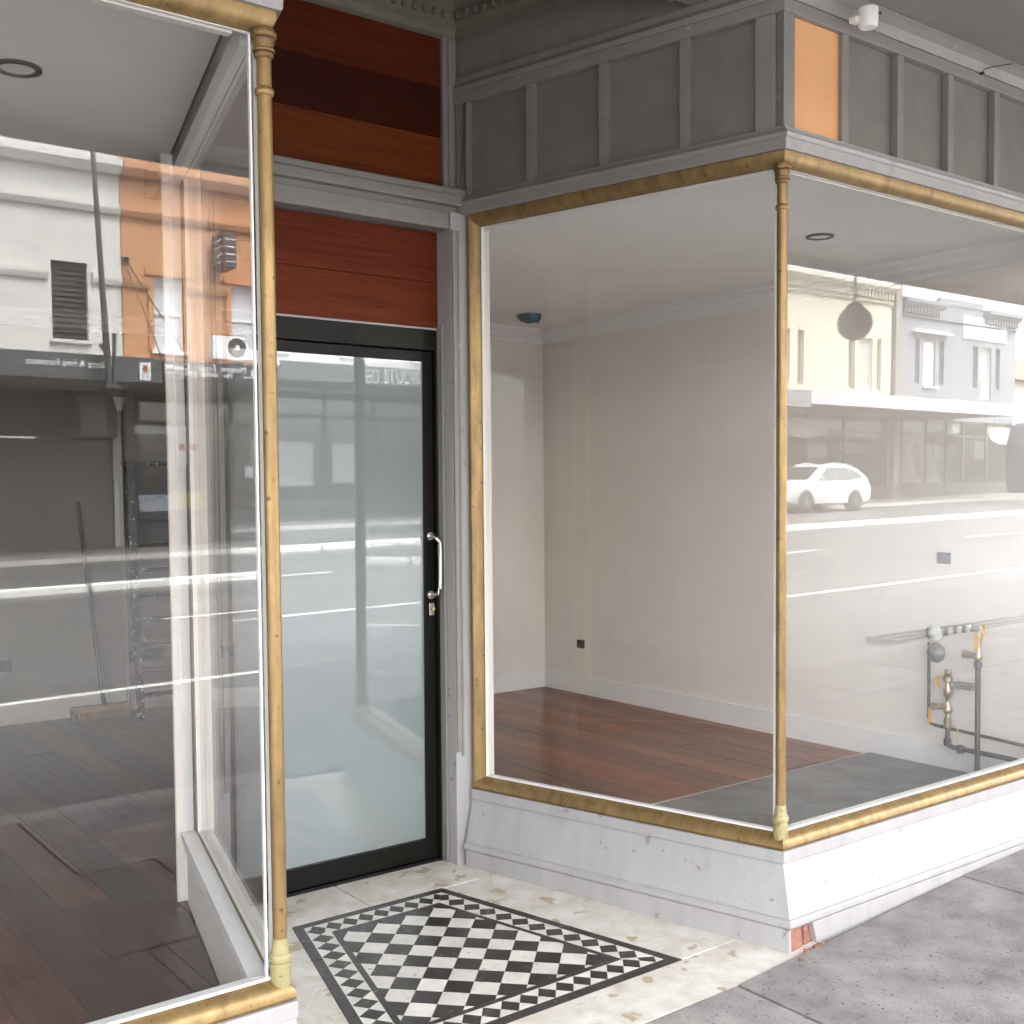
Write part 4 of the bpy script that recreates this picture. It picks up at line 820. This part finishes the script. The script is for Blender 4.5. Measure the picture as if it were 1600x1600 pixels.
box('fascia_script', RED, a6, (44.6, 46.1, YA + .001, YA + .008, 4.52, 4.58)); box('fascia_script', RED, a6, (42.2, 43.4, YA + .001, YA + .008, 4.56, 4.66))
s6 = shopfront(T6, 42, 51.95, zr(47), 4.5, [42.4, 44.4, 46.0, 47.4, 49.5, 51.5], stall=.7, back=mat('pale_shop_interior', (.28, .27, .26)))
for k, (xa, xb) in enumerate(((42.5, 44.3), (44.5, 45.9), (46.1, 47.3), (49.6, 51.4))):
    box('transom_pane', mat('pale_reflection_transom', (.50, .51, .48), .3), s6, (xa + .1, xb - .1, YF - .16, YF - .13, 3.75, 4.2))
    box('display_board', (PAPER, mat('cream_board', (.55, .53, .45), .6))[k % 2], s6, (xa + .3, xb - .5, YF - .95, YF - .9, 2.6, 3.5))
dp = thing('downpipe', (41.72, YF + .1, 1), 'wide brown downpipe between the cream and blue grey shops', 'downpipe'); box('pipe', mat('taupe_pipe', (.25, .235, .22), .6), dp, (41.5, 41.95, YF - .05, YF + .2, .6, 10.3), .03)
for xx, lab in ((33.5, 'pale pink oval shop sign hanging below the pink awning of the cream shop'), (48.2, 'pale pink oval shop sign hanging below the pink awning of the blue grey shop')):
    o_ = thing('oval_sign', (xx, YF + 1.5, 3.2), lab, 'sign', 'oval hanging signs')
    MB().loft([[(xx + 1.25 * rr * math.cos(k * math.pi / 14), YF + 1.45 + e, 3.62 + .42 * rr * math.sin(k * math.pi / 14)) for k in range(28)] for rr, e in ((.96, 0), (1, .03), (1, .09), (.96, .12))]).build('sign_board', mat('mauve_sign', (.42, .33, .34), .5), o_)
    for dx in (-.7, .7): MB().tube([(xx + dx, YF + 1.5, 3.9), (xx + dx, YF + 1.5, 4.45)], .02, 6).build('hanger', FRAME, o_)
for xx, c, lab in ((38.9, (.55, .60, .57), 'pale green long gown on a stand in the cream shop window'), (42.9, (.35, .37, .37), 'grey gown on a stand in the blue grey shop window'), (43.9, (.60, .58, .55), 'ivory gown on a stand in the blue grey shop window'), (44.9, (.48, .30, .30), 'dusty rose gown on a stand in the blue grey shop window'), (45.6, (.55, .60, .58), 'mint gown on a stand in the blue grey shop window')):
    t_ = thing('gown', (xx, YF - .7, 1.3), lab, 'gown', 'gowns in the shop windows'); 
    MB().lathe([(0, 0), (.62, 0), (.5, .4), (.26, 1.0), (.15, 1.3), (.2, 1.6), (.17, 1.75), (.05, 1.8), (0, 1.82)], (xx, YF - .75, zr(42) + .8), 14).build('dress', mat('dress_%d' % int(xx * 10), c, .8), t_, smooth=True)
    MB().lathe([(0, 0), (.25, 0), (.25, .03), (.03, .05), (.03, .8), (0, .8)], (xx, YF - .75, zr(42)), 12).build('stand', FRAME, t_)
TH = thing('tiled_roof_house', (58, -31, .8), 'cream house with a red tiled roof beyond the blue grey shop', 'building')
box('wall', CRR, TH, (52.4, 66, -38, -28.3, .3, 6.6)); MB().prism([(52.2, -27.9, 6.6), (52.2, -38.4, 6.6), (52.2, -33, 8.6)], (14, 0, 0)).build('roof', mat('terracotta_roof', (.30, .15, .12), .8, var=.2, scale=2), TH)
for xx in (53.5, 57, 61): box('window', GLASSO, TH, (xx, xx + 1.2, -28.32, -28.28, 4, 5.6))
TL = terrace(-22, -9, BUF, 10.3, 'buff two-storey shop beside the pale STUDIO shop', [(-20, -19, 5.4, 7.4), (-16, -15, 5.4, 7.4), (-12, -11, 5.4, 7.4)], belt); awning(TL, -22, -9.01, 4.0, 4.6, FAS); shopfront(TL, -22, -9, zr(-15), 4.2, [-20, -17, -14, -11])

# ------------------------------------------------------------------ white car and navy bus across the street
CARW = mat('white_car_paint', (.62, .62, .62), .3, coat=.2); CGL = mat('car_glass', (.05, .055, .06), .08, spec=.8); CGL2 = mat('pale_car_glass', (.15, .165, .175), .1); TYRE = mat('tyre_rubber', (.025, .025, .025), .8); RIM = mat('alloy_rim', (.55, .55, .55), .3, metal=.8)
cx0, cyc, cz = 27.82, -23.55, zr(30)
car = thing('parked_car', (30, cyc, cz), 'white five-door SUV parked under the pink awning across the street', 'car')
def body_ring(y, sc_, pts): return [(cx0 + px * 1.0, y, cz + pz) for px, pz in pts]
low = [(.02, .42), (.0, .62), (.06, .86), (.5, .98), (1.25, 1.06), (2.5, 1.10), (3.9, 1.16), (4.62, 1.10), (4.76, .9), (4.76, .5), (4.6, .32), (4.1, .28), (.9, .26), (.2, .30)]
MB().loft([[(cx0 + 2.38 + (px - 2.38) * k, cyc + y, cz + .68 + (pz - .68) * kz) for px, pz in low] for y, k, kz in ((-.94, .95, .86), (-.88, .99, .97), (-.6, 1, 1), (.6, 1, 1), (.88, .99, .97), (.94, .95, .86))]).build('body', CARW, car, smooth=True)
hi = [(1.15, 1.04), (1.55, 1.30), (2.05, 1.60), (2.6, 1.69), (3.4, 1.68), (4.1, 1.58), (4.55, 1.30), (4.66, 1.10)]
MB().loft([[(cx0 + px, cyc + y * (1 - max(0, pz - 1.05) * .28), cz + pz - dz) for px, pz in hi] for y, dz in ((-.86, .03), (-.80, 0), (.80, 0), (.86, .03))]).build('cabin', CARW, car, smooth=True)
for s in (-1, 1):
    g = [[(1.78, 1.14), (2.28, 1.55), (2.72, 1.58), (2.78, 1.15)], [(2.84, 1.15), (2.80, 1.59), (3.5, 1.57), (3.75, 1.18)], [(3.82, 1.19), (3.62, 1.55), (4.0, 1.46), (4.3, 1.24)]]
    for k, q in enumerate(g): MB().prism([(cx0 + px, cyc + s * (.862 * (1 - max(0, pz - 1.05) * .28) + .001), cz + pz) for px, pz in q], (0, s * .012, 0)).build('side_window', CGL2, car)
    MB().loft([[(cx0 + 1.72 + a, cyc + s * (.9 + b_), cz + 1.14 + c) for a, b_, c in ((0, 0, 0), (.16, 0, .02), (.16, .16, .04), (.02, .16, .03))], [(cx0 + 1.72 + a, cyc + s * (.9 + b_), cz + 1.27 + c) for a, b_, c in ((.02, 0, 0), (.16, 0, 0), (.15, .16, .02), (.04, .16, 0))]]).build('door_mirror', CARW, car)
    MB().prism([(cx0 + .04, cyc + s * .60, cz + .72), (cx0 + .02, cyc + s * .88, cz + .74), (cx0 + .40, cyc + s * .93, cz + .88), (cx0 + .2, cyc + s * .70, cz + .88)], (-.03, 0, .02)).build('headlight', CGL2, car)
    for wx in (.98, 3.74):
        wh = MB().loft([[(cx0 + wx + rr * math.cos(k * math.pi / 14), cyc + s * yy, cz + .36 + rr * math.sin(k * math.pi / 14)) for k in range(28)] for rr, yy in ((.0, .70), (.34, .70), (.36, .74), (.36, .93), (.33, .955), (.24, .955), (.0, .955))]).build('wheel', TYRE, car, smooth=True)
        ri = MB()
        for k in range(5):
            a = 2 * math.pi * k / 5 + .3; ri.bar((cx0 + wx, cyc + s * .962, cz + .36), (cx0 + wx + .24 * math.cos(a), cyc + s * .962, cz + .36 + .24 * math.sin(a)), .05, .03)
        ri.build('rim', RIM, wh)
        MB().loft([[(cx0 + wx + rr * math.cos(k * math.pi / 14), cyc + s * (.951 + e), cz + .36 + rr * math.sin(k * math.pi / 14)) for k in range(29)] for rr, e in ((.365, 0), (.44, -.012))], cap=False).build('wheel_arch', TYRE, car)
MB().prism([(cx0 + 1.34, cyc - .74, cz + 1.20), (cx0 + 1.34, cyc + .74, cz + 1.20), (cx0 + 2.0, cyc + .66, cz + 1.59), (cx0 + 2.0, cyc - .66, cz + 1.59)], (-.03, 0, .02)).build('windscreen', CGL, car)
for s in (-.62, .62): MB().tube([(cx0 + 2.3, cyc + s, cz + 1.69), (cx0 + 3.0, cyc + s, cz + 1.75), (cx0 + 4.0, cyc + s, cz + 1.64)], .02, 6).build('roof_rail', CARW, car)
NAVY = mat('navy_bus_paint', (.022, .03, .055), .45)
bz = zr(45); bus = thing('bus', (46, -20.4, bz), 'navy blue bus with an arm mirror driving past across the street', 'bus')
MB().prism([(40.0, -21.6, bz + .35), (39.75, -21.6, bz + .9), (39.8, -21.6, bz + 2.2), (40.1, -21.6, bz + 2.95), (40.5, -21.6, bz + 3.12), (51.5, -21.6, bz + 3.12), (51.6, -21.6, bz + .35)], (0, 2.45, 0)).build('body', NAVY, bus, .08)
for k in range(7): box('side_window', CGL2 if k % 2 else CGL, bus, (40.55 + k * 1.55, 41.95 + k * 1.55, -19.149, -19.14, bz + 1.35, bz + 2.6))
box('lower_panel', CGL2, bus, (40.6, 41.6, -19.149, -19.142, bz + .55, bz + 1.1)); MB().prism([(39.78, -21.4, bz + 1.2), (39.78, -19.3, bz + 1.2), (40.06, -19.3, bz + 2.75), (40.06, -21.4, bz + 2.75)], (-.02, 0, .01)).build('windscreen', CGL, bus)
MB().tube([(40.15, -19.3, bz + 2.95), (39.3, -19.2, bz + 2.6), (38.4, -19.1, bz + 1.95)], .025, 6).build('mirror_arm', BLACKP, bus); MB().box(38.33, 38.45, -19.2, -19.02, bz + 1.88, bz + 1.98).build('mirror', BLACKP, bus)
for wx in (42.2, 49.2):
    for yy in (-21.55, -19.4): MB().loft([[(wx + rr * math.cos(k * math.pi / 12), yy + e, bz + .5 + rr * math.sin(k * math.pi / 12)) for k in range(24)] for rr, e in ((.0, -.05), (.5, -.05), (.5, .26), (.0, .26))]).build('wheel', TYRE, bus)
